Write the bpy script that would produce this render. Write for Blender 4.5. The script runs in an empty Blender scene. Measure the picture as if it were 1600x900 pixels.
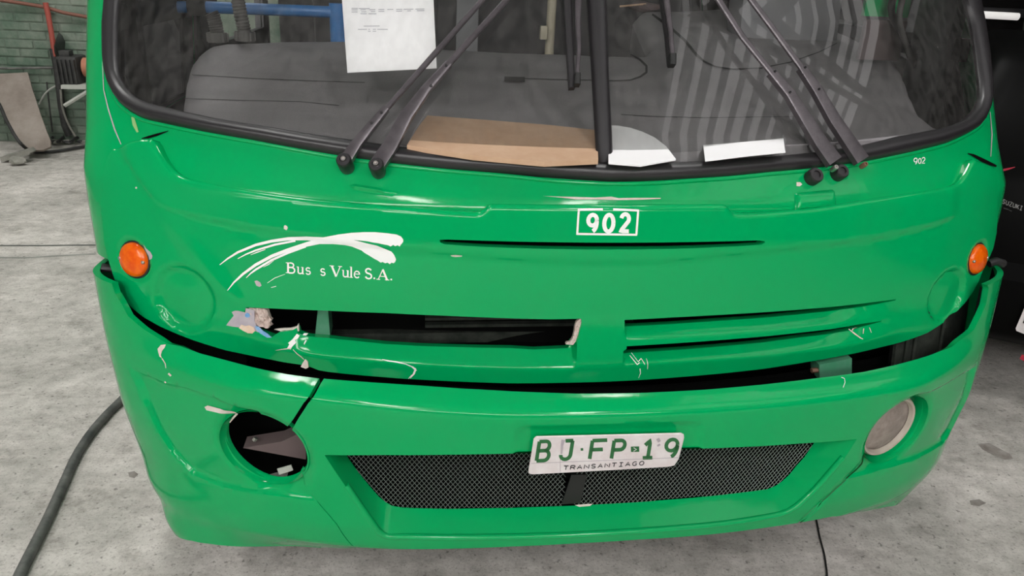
import bpy, bmesh, math, random
import numpy as np
from mathutils import Vector, Matrix
from mathutils.geometry import delaunay_2d_cdt
random.seed(7); rng = np.random.default_rng(7)
SC = bpy.context.scene
COL = SC.collection

# ------------------------------------------------------------------ camera, light, exposure
F = 1200.0
CAM = np.array([-0.46, 0.0, 1.67])
RIGHT = np.array([0.99148224, -0.12259696, 0.04396532])
UP = np.array([0.00556513, 0.37713668, 0.92614089])
FWD = np.array([0.13012299, 0.91800758, -0.37460659])
cam = bpy.data.cameras.new('camera'); camo = bpy.data.objects.new('camera', cam); COL.objects.link(camo)
cam.sensor_width = 36.0; cam.lens = 36.0 * F / 1600.0; cam.clip_start = 0.02
camo.matrix_world = Matrix(((RIGHT[0], UP[0], -FWD[0], CAM[0]), (RIGHT[1], UP[1], -FWD[1], CAM[1]), (RIGHT[2], UP[2], -FWD[2], CAM[2]), (0, 0, 0, 1)))
SC.camera = camo
w = bpy.data.worlds.new('sky'); SC.world = w; w.use_nodes = True
w.node_tree.nodes['Background'].inputs[0].default_value = (1.0, 0.98, 0.96, 1)
w.node_tree.nodes['Background'].inputs[1].default_value = 1.0
SC.view_settings.view_transform = 'Standard'; SC.view_settings.look = 'None'
SC.view_settings.gamma = 1.0; SC.view_settings.use_curve_mapping = False
SC.view_settings.exposure = 0.22
ROOF_LIGHT = 27.0
FILL_LIGHT = 18.0   # glow of the panels added behind the camera for highlights      # strength of the translucent roof sheets

# ------------------------------------------------------------------ materials
def mat(name, col, rough=0.5, metal=0.0, coat=0.0, spec=0.5, var=None, vscale=8.0, bump=0.0, bscale=60.0, emit=None, coord='pos'):
    m = bpy.data.materials.new(name); m.use_nodes = True; nt = m.node_tree
    b = nt.nodes['Principled BSDF']
    c4 = (*col, 1); b.inputs['Base Color'].default_value = c4
    b.inputs['Roughness'].default_value = rough; b.inputs['Metallic'].default_value = metal
    b.inputs['Coat Weight'].default_value = coat; b.inputs['Coat Roughness'].default_value = 0.04
    b.inputs['Specular IOR Level'].default_value = spec
    if var is not None or bump:
        g = nt.nodes.new('ShaderNodeNewGeometry')
    if var is not None:
        n = nt.nodes.new('ShaderNodeTexNoise'); n.inputs['Scale'].default_value = vscale; n.inputs['Detail'].default_value = 6
        n.inputs['Roughness'].default_value = 0.65
        nt.links.new(g.outputs['Position'], n.inputs['Vector'])
        r = nt.nodes.new('ShaderNodeValToRGB'); r.color_ramp.elements[0].position = 0.35; r.color_ramp.elements[1].position = 0.68
        r.color_ramp.elements[0].color = c4; r.color_ramp.elements[1].color = (*var, 1)
        nt.links.new(n.outputs['Fac'], r.inputs['Fac']); nt.links.new(r.outputs['Color'], b.inputs['Base Color'])
    if bump:
        n2 = nt.nodes.new('ShaderNodeTexNoise'); n2.inputs['Scale'].default_value = bscale; n2.inputs['Detail'].default_value = 4
        nt.links.new(g.outputs['Position'], n2.inputs['Vector'])
        bp = nt.nodes.new('ShaderNodeBump'); bp.inputs['Strength'].default_value = bump; bp.inputs['Distance'].default_value = 0.01
        nt.links.new(n2.outputs['Fac'], bp.inputs['Height']); nt.links.new(bp.outputs['Normal'], b.inputs['Normal'])
    if emit is not None:
        b.inputs['Emission Color'].default_value = (*emit[0], 1); b.inputs['Emission Strength'].default_value = emit[1]
    return m

def green_paint(name, dusty):
    m = mat(name, (0.0, 0.375, 0.108), 0.3, 0, 0.0, 0.33); nt = m.node_tree; b = nt.nodes['Principled BSDF']
    g = nt.nodes.new('ShaderNodeNewGeometry'); n = nt.nodes.new('ShaderNodeTexNoise')
    n.inputs['Scale'].default_value = 3.5; n.inputs['Detail'].default_value = 8; n.inputs['Roughness'].default_value = 0.7
    nt.links.new(g.outputs['Position'], n.inputs['Vector'])
    mix = nt.nodes.new('ShaderNodeMix'); mix.data_type = 'RGBA'
    mix.inputs[6].default_value = (0.0, 0.375, 0.108, 1); mix.inputs[7].default_value = (0.07, 0.24, 0.13, 1)
    mr = nt.nodes.new('ShaderNodeMapRange'); nt.links.new(n.outputs['Fac'], mr.inputs['Value'])
    mr.inputs['From Min'].default_value = 0.5; mr.inputs['From Max'].default_value = 0.8; mr.inputs['To Max'].default_value = 0.10 if not dusty else 0.12
    fac = mr.outputs['Result']
    if dusty:   # road dust caked on the lower bumper, thick along the bottom edge
        sx = nt.nodes.new('ShaderNodeSeparateXYZ'); nt.links.new(g.outputs['Position'], sx.inputs[0])
        m2 = nt.nodes.new('ShaderNodeMapRange'); nt.links.new(sx.outputs['Z'], m2.inputs['Value'])
        m2.inputs['From Min'].default_value = 0.46; m2.inputs['From Max'].default_value = 0.27; m2.inputs['To Min'].default_value = 0.0; m2.inputs['To Max'].default_value = 0.26
        n3 = nt.nodes.new('ShaderNodeTexNoise'); n3.inputs['Scale'].default_value = 9; n3.inputs['Detail'].default_value = 8
        nt.links.new(g.outputs['Position'], n3.inputs['Vector'])
        mu = nt.nodes.new('ShaderNodeMath'); mu.operation = 'MULTIPLY'; nt.links.new(m2.outputs['Result'], mu.inputs[0]); nt.links.new(n3.outputs['Fac'], mu.inputs[1])
        ad = nt.nodes.new('ShaderNodeMath'); ad.operation = 'ADD'; ad.use_clamp = True
        nt.links.new(mu.outputs[0], ad.inputs[0]); nt.links.new(fac, ad.inputs[1]); fac = ad.outputs[0]
    nt.links.new(fac, mix.inputs[0]); nt.links.new(mix.outputs[2], b.inputs['Base Color'])
    r2 = nt.nodes.new('ShaderNodeMapRange'); nt.links.new(fac, r2.inputs['Value']); r2.inputs['To Min'].default_value = 0.10; r2.inputs['To Max'].default_value = 0.7
    nt.links.new(r2.outputs['Result'], b.inputs['Roughness'])
    n4 = nt.nodes.new('ShaderNodeTexNoise'); n4.inputs['Scale'].default_value = 14; n4.inputs['Detail'].default_value = 2
    nt.links.new(g.outputs['Position'], n4.inputs['Vector'])
    bp = nt.nodes.new('ShaderNodeBump'); bp.inputs['Strength'].default_value = 0.08; bp.inputs['Distance'].default_value = 0.01
    nt.links.new(n4.outputs['Fac'], bp.inputs['Height']); nt.links.new(bp.outputs['Normal'], b.inputs['Normal']); nt.links.new(bp.outputs['Normal'], b.inputs['Coat Normal'])
    return m

def glass_thin(name, tint, ior=1.5, dirt=0.0):
    m = bpy.data.materials.new(name); m.use_nodes = True; nt = m.node_tree
    for n in list(nt.nodes): nt.nodes.remove(n)
    out = nt.nodes.new('ShaderNodeOutputMaterial'); tr = nt.nodes.new('ShaderNodeBsdfTransparent'); gl = nt.nodes.new('ShaderNodeBsdfGlossy')
    tr.inputs[0].default_value = (*tint, 1); gl.inputs['Roughness'].default_value = 0.0
    fr = nt.nodes.new('ShaderNodeFresnel'); fr.inputs['IOR'].default_value = ior
    mx = nt.nodes.new('ShaderNodeMixShader'); nt.links.new(fr.outputs[0], mx.inputs[0]); nt.links.new(tr.outputs[0], mx.inputs[1]); nt.links.new(gl.outputs[0], mx.inputs[2])
    last = mx
    if dirt:
        df = nt.nodes.new('ShaderNodeBsdfDiffuse'); df.inputs[0].default_value = (0.5, 0.48, 0.46, 1)
        g = nt.nodes.new('ShaderNodeNewGeometry'); mp = nt.nodes.new('ShaderNodeMapping'); mp.inputs['Scale'].default_value = (26, 26, 1.5)
        nt.links.new(g.outputs['Position'], mp.inputs['Vector'])
        n = nt.nodes.new('ShaderNodeTexNoise'); n.inputs['Scale'].default_value = 2.0; n.inputs['Detail'].default_value = 6
        nt.links.new(mp.outputs[0], n.inputs['Vector'])
        mr = nt.nodes.new('ShaderNodeMapRange'); nt.links.new(n.outputs['Fac'], mr.inputs['Value'])
        mr.inputs['From Min'].default_value = 0.35; mr.inputs['From Max'].default_value = 0.8; mr.inputs['To Min'].default_value = dirt * 0.4; mr.inputs['To Max'].default_value = dirt * 1.8
        m2 = nt.nodes.new('ShaderNodeMixShader'); nt.links.new(mr.outputs[0], m2.inputs[0]); nt.links.new(mx.outputs[0], m2.inputs[1]); nt.links.new(df.outputs[0], m2.inputs[2]); last = m2
    nt.links.new(last.outputs[0], out.inputs[0])
    return m

def concrete(name):
    m = mat(name, (0.4, 0.39, 0.37), 0.75); nt = m.node_tree; b = nt.nodes['Principled BSDF']; L = nt.links.new
    g = nt.nodes.new('ShaderNodeNewGeometry')
    def noise(scale, det=8, rough=0.65, sc=None):
        n = nt.nodes.new('ShaderNodeTexNoise'); n.inputs['Scale'].default_value = scale; n.inputs['Detail'].default_value = det; n.inputs['Roughness'].default_value = rough
        if sc:
            mp = nt.nodes.new('ShaderNodeMapping'); mp.inputs['Scale'].default_value = sc; L(g.outputs['Position'], mp.inputs[0]); L(mp.outputs[0], n.inputs['Vector'])
        else: L(g.outputs['Position'], n.inputs['Vector'])
        return n.outputs['Fac']
    def ramp(fac, p0, c0, p1, c1):
        r = nt.nodes.new('ShaderNodeValToRGB'); e = r.color_ramp.elements
        e[0].position = p0; e[0].color = (*c0, 1); e[1].position = p1; e[1].color = (*c1, 1); L(fac, r.inputs[0]); return r.outputs[0]
    def mul(a, c, f=1.0):
        x = nt.nodes.new('ShaderNodeMix'); x.data_type = 'RGBA'; x.blend_type = 'MULTIPLY'; x.inputs[0].default_value = f; L(a, x.inputs[6]); L(c, x.inputs[7]); return x.outputs[2]
    big = ramp(noise(1.3, 10, 0.72), 0.34, (0.40, 0.385, 0.355), 0.62, (0.72, 0.68, 0.645))
    streak = ramp(noise(2.2, 7, 0.7, (0.7, 2.6, 1)), 0.34, (0.62, 0.62, 0.6), 0.55, (1, 1, 1))
    speck = ramp(noise(42, 3, 0.6), 0.30, (0.32, 0.31, 0.3), 0.39, (1, 1, 1))
    fine = ramp(noise(13, 6, 0.75), 0.3, (0.68, 0.67, 0.65), 0.56, (1.04, 1.04, 1.03))
    grit = ramp(noise(120, 3, 0.6), 0.33, (0.66, 0.65, 0.64), 0.45, (1, 1, 1))
    blot = ramp(noise(5.5, 6, 0.7), 0.30, (0.5, 0.49, 0.46), 0.43, (1, 1, 1))
    c = mul(mul(mul(mul(mul(big, streak, 0.6), blot, 0.75), speck, 0.8), fine, 1.0), grit, 0.9)
    L(c, b.inputs['Base Color'])
    bp = nt.nodes.new('ShaderNodeBump'); bp.inputs['Strength'].default_value = 0.35; bp.inputs['Distance'].default_value = 0.008
    L(noise(38, 5), bp.inputs['Height']); L(bp.outputs[0], b.inputs['Normal'])
    return m

M = {}
M['green'] = green_paint('green_paint', False); M['green_dusty'] = green_paint('green_paint_dusty', True)
M['rubber'] = mat('black_rubber', (0.018, 0.016, 0.018), 0.38, spec=0.6)
M['black'] = mat('black_plastic', (0.012, 0.012, 0.012), 0.5)
M['hole'] = mat('sooty_black', (0.003, 0.0032, 0.003), 0.9, spec=0.05)  # near black, stands in for the shade inside gaps and holes
M['wiper'] = mat('wiper_satin_black', (0.085, 0.075, 0.082), 0.3, 0.4, var=(0.13, 0.115, 0.125), vscale=30)
M['steel'] = mat('steel', (0.5, 0.47, 0.45), 0.35, 0.9)
M['rust'] = mat('rusty_bolt', (0.25, 0.13, 0.09), 0.6, 0.4)
M['white'] = mat('white_vinyl', (0.92, 0.93, 0.91), 0.45)
M['paper'] = mat('white_paper', (0.95, 0.94, 0.95), 0.8)
M['print'] = mat('printed_ink', (0.42, 0.42, 0.46), 0.8)
M['chip'] = mat('bare_filler', (0.66, 0.57, 0.50), 0.85, var=(0.75, 0.70, 0.66), vscale=40)
M['fibre'] = mat('torn_fibreglass', (0.62, 0.45, 0.40), 0.9, var=(0.78, 0.66, 0.60), vscale=60, bump=0.9, bscale=180)
M['lilac'] = mat('grey_primer', (0.42, 0.37, 0.42), 0.8, var=(0.50, 0.46, 0.48), vscale=40)
M['tan'] = mat('tan_filler', (0.72, 0.52, 0.36), 0.8, var=(0.78, 0.63, 0.5), vscale=60)
M['blue_chip'] = mat('old_blue_paint', (0.10, 0.33, 0.66), 0.6, var=(0.35, 0.52, 0.72), vscale=50)
M['orange'] = mat('amber_lens', (0.80, 0.085, 0.001), 0.25, coat=0.2, spec=0.3, var=(0.92, 0.17, 0.004), vscale=45)
M['plate'] = mat('plate_enamel', (0.80, 0.76, 0.76), 0.45, var=(0.70, 0.62, 0.62), vscale=22)
M['plate_green'] = mat('plate_green_ink', (0.022, 0.15, 0.045), 0.5)
M['plate_black'] = mat('plate_black_ink', (0.03, 0.03, 0.03), 0.5)
M['mesh'] = mat('galvanised_mesh', (0.22, 0.25, 0.23), 0.55, 0.3)
M['dash'] = mat('grey_vinyl', (0.23, 0.215, 0.225), 0.55, var=(0.28, 0.265, 0.275), vscale=5, bump=0.15, bscale=220)
M['dash_line'] = mat('dash_groove', (0.012, 0.012, 0.013), 0.6)
M['dark_trim'] = mat('dark_trim', (0.020, 0.019, 0.021), 0.6)
M['interior'] = mat('interior_grey', (0.055, 0.052, 0.055), 0.7)
M['seat'] = mat('grey_seat', (0.20, 0.20, 0.21), 0.7)
M['card'] = mat('cardboard', (0.52, 0.33, 0.21), 0.8, var=(0.58, 0.39, 0.26), vscale=14)
M['blue'] = mat('blue_pipe_paint', (0.035, 0.16, 0.42), 0.4, var=(0.05, 0.2, 0.48), vscale=20)
M['hose'] = mat('grey_corrugated_hose', (0.11, 0.105, 0.10), 0.6)
M['cream'] = mat('cream_pole', (0.45, 0.40, 0.30), 0.45)
M['glass'] = glass_thin('windscreen_glass', (0.90, 0.91, 0.90), 1.52, 0.05)
M['side_glass'] = glass_thin('side_window_glass', (0.95, 0.96, 0.94), 1.25, 0.02)
M['lamp'] = mat('dirty_lamp_glass', (0.36, 0.30, 0.265), 0.5, var=(0.17, 0.14, 0.12), vscale=22, bump=0.3, bscale=90)
M['lamp_rim'] = mat('lamp_rim', (0.40, 0.35, 0.29), 0.45, var=(0.5, 0.45, 0.38), vscale=20)
M['brown'] = mat('brown_primer_beam', (0.115, 0.082, 0.082), 0.75)
M['under'] = mat('chassis_grey', (0.02, 0.024, 0.02), 0.8, spec=0.1, var=(0.045, 0.05, 0.042), vscale=20)
M['green_bracket'] = mat('green_oversprayed_bracket', (0.05, 0.25, 0.13), 0.6, var=(0.09, 0.27, 0.17), vscale=30)
M['concrete'] = concrete('concrete_floor')
M['brick'] = mat('painted_brick', (0.085, 0.14, 0.098), 0.85, var=(0.25, 0.285, 0.235), vscale=3.4, bump=0.5, bscale=30)
M['mortar'] = mat('painted_mortar', (0.085, 0.13, 0.095), 0.9, var=(0.23, 0.26, 0.215), vscale=3.4)
M['board'] = mat('dusty_board', (0.19, 0.155, 0.13), 0.85, var=(0.31, 0.27, 0.235), vscale=3.5)
M['cable'] = mat('dusty_hose', (0.045, 0.052, 0.048), 0.6, var=(0.17, 0.17, 0.155), vscale=9)
M['red'] = mat('red_pipe', (0.36, 0.075, 0.055), 0.6)
M['redbrown'] = mat('red_brown_conduit', (0.20, 0.085, 0.06), 0.7)
M['pale'] = mat('pale_steel', (0.44, 0.45, 0.41), 0.6)
M['motor'] = mat('black_motor', (0.018, 0.018, 0.018), 0.6, var=(0.05, 0.05, 0.048), vscale=14)
M['terracotta'] = mat('orange_cover', (0.42, 0.17, 0.10), 0.7)
M['sack'] = mat('black_bag', (0.014, 0.02, 0.015), 0.6)
M['rubble'] = mat('rubble', (0.20, 0.20, 0.175), 0.9, var=(0.33, 0.32, 0.28), vscale=9)
M['car'] = mat('black_car_paint', (0.004, 0.004, 0.004), 0.4, spec=0.03)
M['car_glass'] = mat('car_black_glass', (0.003, 0.003, 0.004), 0.25, spec=0.04)
M['chrome'] = mat('dull_chrome', (0.30, 0.30, 0.30), 0.4, 0.6)
M['tail'] = mat('red_tail_lamp', (0.45, 0.02, 0.05), 0.25)
M['dark_wall'] = mat('dark_wall', (0.007, 0.0065, 0.0065), 0.9, spec=0.05, var=(0.012, 0.011, 0.011), vscale=2)
M['roof'] = mat('zinc_roof', (0.30, 0.31, 0.32), 0.6, 0.1)
M['beam'] = mat('roof_beam', (0.16, 0.16, 0.17), 0.6)
M['sheet'] = mat('translucent_roof_sheet', (0.8, 0.82, 0.82), 0.6, emit=((1.0, 0.975, 0.96), ROOF_LIGHT))
M['daylight'] = mat('daylit_window', (0.8, 0.82, 0.82), 0.6, emit=((1.0, 0.975, 0.955), FILL_LIGHT))
M['sheet_dim'] = mat('dirty_translucent_sheet', (0.7, 0.7, 0.7), 0.6, emit=((1.0, 0.97, 0.97), 1.3))
M['tube'] = mat('fluorescent_tube', (0.9, 0.9, 0.88), 0.5, emit=((1, 0.96, 0.93), 0.45))
M['tyre'] = mat('tyre', (0.02, 0.02, 0.02), 0.8)
M['plaster'] = mat('grey_green_plaster', (0.20, 0.235, 0.20), 0.9, var=(0.26, 0.29, 0.25), vscale=1.5)
M['joint'] = mat('floor_joint_dirt', (0.10, 0.105, 0.095), 0.9)

# ------------------------------------------------------------------ object helpers
def link(name, me, m, parent=None, label=None):
    o = bpy.data.objects.new(name, me); COL.objects.link(o)
    if m is not None and not me.materials: me.materials.append(m)
    if parent is not None: o.parent = parent; o.matrix_parent_inverse = parent.matrix_world.inverted() if False else Matrix()
    if label: o['label'] = label
    return o
def tag(o, label, cat, group=None):
    o['label'] = label; o['category'] = cat
    if group: o['group'] = group
    return o
def empty(name, label, cat, group=None):
    o = bpy.data.objects.new(name, None); COL.objects.link(o); tag(o, label, cat, group); return o
def pyd(name, V, Fc, m, parent=None, smooth=True, sharp=None, label=None):
    me = bpy.data.meshes.new(name); me.from_pydata([tuple(map(float, v)) for v in V], [], [tuple(map(int, f)) for f in Fc]); me.update()
    if smooth:
        me.polygons.foreach_set('use_smooth', [True] * len(me.polygons))
        if sharp: me.set_sharp_from_angle(angle=math.radians(sharp))
    return link(name, me, m, parent, label)
def bmo(name, bm, m, parent=None, smooth=False, sharp=30, label=None):
    bmesh.ops.recalc_face_normals(bm, faces=bm.faces)
    me = bpy.data.meshes.new(name); bm.to_mesh(me); bm.free()
    if smooth:
        me.polygons.foreach_set('use_smooth', [True] * len(me.polygons)); me.set_sharp_from_angle(angle=math.radians(sharp))
    return link(name, me, m, parent, label)
def add_box(bm, c, s, rot=None, bevel=0.0):
    r = bmesh.ops.create_cube(bm, size=1.0); vs = r['verts']
    bmesh.ops.scale(bm, vec=s, verts=vs)
    if bevel:
        es = list({e for v in vs for e in v.link_edges})
        q = bmesh.ops.bevel(bm, geom=es, offset=bevel, segments=2, affect='EDGES', profile=0.6); vs = list({v for f in q['faces'] for v in f.verts} | {v for v in vs if v.is_valid})
    if rot is not None: bmesh.ops.rotate(bm, cent=(0, 0, 0), matrix=rot, verts=vs)
    bmesh.ops.translate(bm, vec=c, verts=vs)
def box(name, c, s, m, parent=None, rot=None, bevel=0.004, label=None):
    bm = bmesh.new(); add_box(bm, c, s, rot, bevel); return bmo(name, bm, m, parent, True, 40, label)
def add_tube(bm, pts, r, seg=10, caps=True):
    pts = [Vector(tuple(map(float, p))) for p in pts]; n = len(pts)
    rr = [r] * n if np.isscalar(r) else list(r)
    rings = []; prev = None
    for i, p in enumerate(pts):
        t = (pts[min(i + 1, n - 1)] - pts[max(i - 1, 0)])
        if t.length < 1e-9: t = Vector((0, 0, 1))
        t.normalize()
        a = prev - t * prev.dot(t) if prev is not None else (t.cross(Vector((0, 0, 1))) if abs(t.z) < 0.9 else t.cross(Vector((1, 0, 0))))
        a.normalize(); b = t.cross(a); prev = a
        rings.append([bm.verts.new(p + (a * math.cos(2 * math.pi * k / seg) + b * math.sin(2 * math.pi * k / seg)) * rr[i]) for k in range(seg)])
    for i in range(n - 1):
        for k in range(seg): bm.faces.new((rings[i][k], rings[i][(k + 1) % seg], rings[i + 1][(k + 1) % seg], rings[i + 1][k]))
    if caps: bm.faces.new(rings[0][::-1]); bm.faces.new(rings[-1])
def tube(name, pts, r, m, parent=None, seg=10, label=None):
    bm = bmesh.new(); add_tube(bm, pts, r, seg); return bmo(name, bm, m, parent, True, 50, label)
def smooth_path(pts, n=6):
    P = np.array(pts, float); out = []
    Q = np.vstack([2 * P[0] - P[1], P, 2 * P[-1] - P[-2]])
    for i in range(1, len(Q) - 2):
        for k in range(n):
            t = k / n; p0, p1, p2, p3 = Q[i - 1], Q[i], Q[i + 1], Q[i + 2]
            out.append(0.5 * ((2 * p1) + (-p0 + p2) * t + (2 * p0 - 5 * p1 + 4 * p2 - p3) * t * t + (-p0 + 3 * p1 - 3 * p2 + p3) * t ** 3))
    out.append(P[-1]); return np.array(out)

# ------------------------------------------------------------------ rays from the camera used to place traced outlines on real surfaces
def rays(px):
    px = np.atleast_2d(np.array(px, float))
    d = FWD[None] + RIGHT[None] * ((px[:, 0:1] - 800) / F) - UP[None] * ((px[:, 1:2] - 450) / F)
    return d
def on_plane(px, axis, val):
    d = rays(px); t = (val - CAM[axis]) / d[:, axis]; return CAM[None] + d * t[:, None]
def at_y(px, y): return on_plane(px, 1, y)
def at_z(px, z): return on_plane(px, 2, z)
def at_x(px, x): return on_plane(px, 0, x)

UA, UB = 1.28, 0.36
_th = np.linspace(0, math.pi / 2, 2001)
_ds = np.sqrt((UA * np.cos(_th)) ** 2 + (UB * np.sin(_th)) ** 2)
_u = np.concatenate([[0], np.cumsum((_ds[1:] + _ds[:-1]) / 2 * (_th[1] - _th[0]))]); UMAX = float(_u[-1])
def sst(x, a, b):
    t = np.clip((x - a) / (b - a), 0, 1); return t * t * (3 - 2 * t)
class Surf:
    def __init__(s, y0, D, W, blur=20, corner=None, q0=0.62, q1=0.93, shift=None, left=None):
        s.shift = shift; s.left = left
        z = np.arange(0.0, 3.2, 0.001); s.z = z
        def tab(p, bl):
            a = np.interp(z, [q[0] for q in p], [q[1] for q in p])
            if bl: k = np.ones(bl) / bl; a = np.convolve(np.pad(a, bl, 'edge'), k, 'same')[bl:-bl]
            return a
        s.y0 = tab(y0, blur); s.yc = tab(corner, 60) if corner else None; s.q0, s.q1 = q0, q1; s.D = tab(D, 60); s.W = tab(W, 60); s.L = tab(left, 60) if left else None
    def g(s, a, z): return np.interp(z, s.z, a)
    def WW(s, z, x):
        w = s.g(s.W, z); return w if s.L is None else w + np.where(x < 0, s.g(s.L, z), 0)
    def Y0(s, z, q, x=None):
        y = s.g(s.y0, z if s.shift is None else z - s.shift(x) * np.clip((z - 0.6) / 0.15, 0, 1))
        if s.yc is None: return y
        t = np.clip((q - s.q0) / (s.q1 - s.q0), 0, 1); t = t * t * (3 - 2 * t); return y * (1 - t) + s.g(s.yc, z) * t
    def P(s, u, v):
        au = np.abs(u); th = np.interp(au, _u, _th); W = s.WW(v, u); D = s.g(s.D, v); y0 = s.Y0(v, np.sin(th), np.sign(u) * W * np.sin(th))
        return np.stack([np.sign(u) * W * np.sin(th), y0 + D * (1 - np.cos(th)) + np.maximum(0, au - UMAX), v], -1)
    def N(s, u, v):
        e = 0.002; a = s.P(u + e, v) - s.P(u - e, v); b = s.P(u, v + e) - s.P(u, v - e)
        n = np.cross(a, b); return n / np.linalg.norm(n, axis=-1, keepdims=True)
    def G(s, P):
        W = s.WW(P[:, 2], P[:, 0]); q = np.clip(np.abs(P[:, 0]) / W, 0, 1)
        y = s.Y0(P[:, 2], q, P[:, 0]) + s.g(s.D, P[:, 2]) * (1 - np.sqrt(1 - q * q))
        return np.where(np.abs(P[:, 0]) < W, P[:, 1] - y, -(np.abs(P[:, 0]) - W) * 3 - 0.002)
    def inv(s, px):
        d = rays(px); n = len(d); ts = np.linspace(1.2, 3.6, 240)
        Gs = np.stack([s.G(CAM + d * t) for t in ts], 1); hit = Gs > 0; has = hit.any(1); i = np.where(has, hit.argmax(1), Gs.argmax(1))
        i = np.clip(i, 1, 239); lo = ts[i - 1].copy(); hi = ts[i].copy()
        for _ in range(24):
            mid = (lo + hi) / 2; g = s.G(CAM + d * mid[:, None]) > 0; hi = np.where(g, mid, hi); lo = np.where(g, lo, mid)
        P = CAM + d * hi[:, None]; x = P[:, 0] / s.WW(P[:, 2], P[:, 0])
        th = np.arcsin(np.clip(np.abs(x), 0, 0.9995)); return np.stack([np.sign(x) * np.interp(th, _th, _u), P[:, 2]], 1)

MASK = Surf([(0.6, 1.60), (0.75, 1.632), (0.80, 1.642), (0.9, 1.662), (1.1, 1.672), (1.19, 1.683), (1.27, 1.715), (1.4, 1.76)],
            [(0.95, 0.33), (1.2, 0.40), (1.4, 0.44)], [(0.7, 1.27), (0.95, 1.275), (1.2, 1.285)], 50)
BODY = Surf([(0.4, 1.72), (1.10, 1.695), (1.18, 1.701), (1.245, 1.752), (1.275, 1.776), (1.627, 2.0), (2.45, 2.48), (2.75, 2.72)],
            [(0.95, 0.33), (1.2, 0.37), (1.42, 0.39), (1.65, 0.45)], [(0.7, 1.275), (0.95, 1.275), (1.2, 1.288), (1.42, 1.312), (1.65, 1.345), (2.6, 1.345)], 25)
BUMP = Surf([(0.18, 1.62), (0.25, 1.60), (0.29, 1.555), (0.33, 1.520), (0.40, 1.503), (0.55, 1.490), (0.70, 1.482), (0.752, 1.480), (0.766, 1.500), (0.780, 1.535), (0.80, 1.565), (0.84, 1.585), (0.95, 1.60)],
            [(0.18, 0.30), (0.30, 0.36), (0.45, 0.41), (0.60, 0.41), (0.85, 0.36), (0.95, 0.34)], [(0.18, 1.00), (0.22, 1.045), (0.26, 1.085), (0.30, 1.122), (0.36, 1.175), (0.45, 1.20), (0.6, 1.225), (0.8, 1.245), (0.95, 1.255)], 12,
            corner=[(0.18, 1.555), (0.22, 1.535), (0.28, 1.525), (0.40, 1.51), (0.6, 1.505), (0.75, 1.54), (0.95, 1.60)], shift=lambda x: 0.03 * sst(-x, 0.2, 0.9), left=[(0.18, 0.11), (0.22, 0.09), (0.26, 0.065), (0.30, 0.03), (0.36, 0.008), (0.42, 0.0)])

def resample(p, step, closed=True):
    p = np.array(p, float); q = np.vstack([p, p[:1]]) if closed else p
    out = []
    for a, b in zip(q[:-1], q[1:]):
        n = max(1, int(round(np.linalg.norm(b - a) / step))); out += [a + (b - a) * k / n for k in range(n)]
    if not closed: out.append(q[-1])
    return np.array(out)
def inside(pts, poly):
    x, y = pts[:, 0], pts[:, 1]; r = np.zeros(len(pts), bool); n = len(poly)
    for i in range(n):
        x1, y1 = poly[i]; x2, y2 = poly[(i + 1) % n]
        if y1 == y2: continue
        c = ((y1 > y) != (y2 > y)) & (x < (x2 - x1) * (y - y1) / (y2 - y1) + x1); r ^= c
    return r
def pdist(pts, line, closed=False):
    q = np.array(line, float)
    if closed: q = np.vstack([q, q[:1]])
    best = np.full(len(pts), 1e9)
    for a, b in zip(q[:-1], q[1:]):
        ab = b - a; L = ab @ ab + 1e-18; t = np.clip(((pts - a) @ ab) / L, 0, 1); d = pts - (a + t[:, None] * ab)
        best = np.minimum(best, np.einsum('ij,ij->i', d, d))
    return np.sqrt(best)


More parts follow.
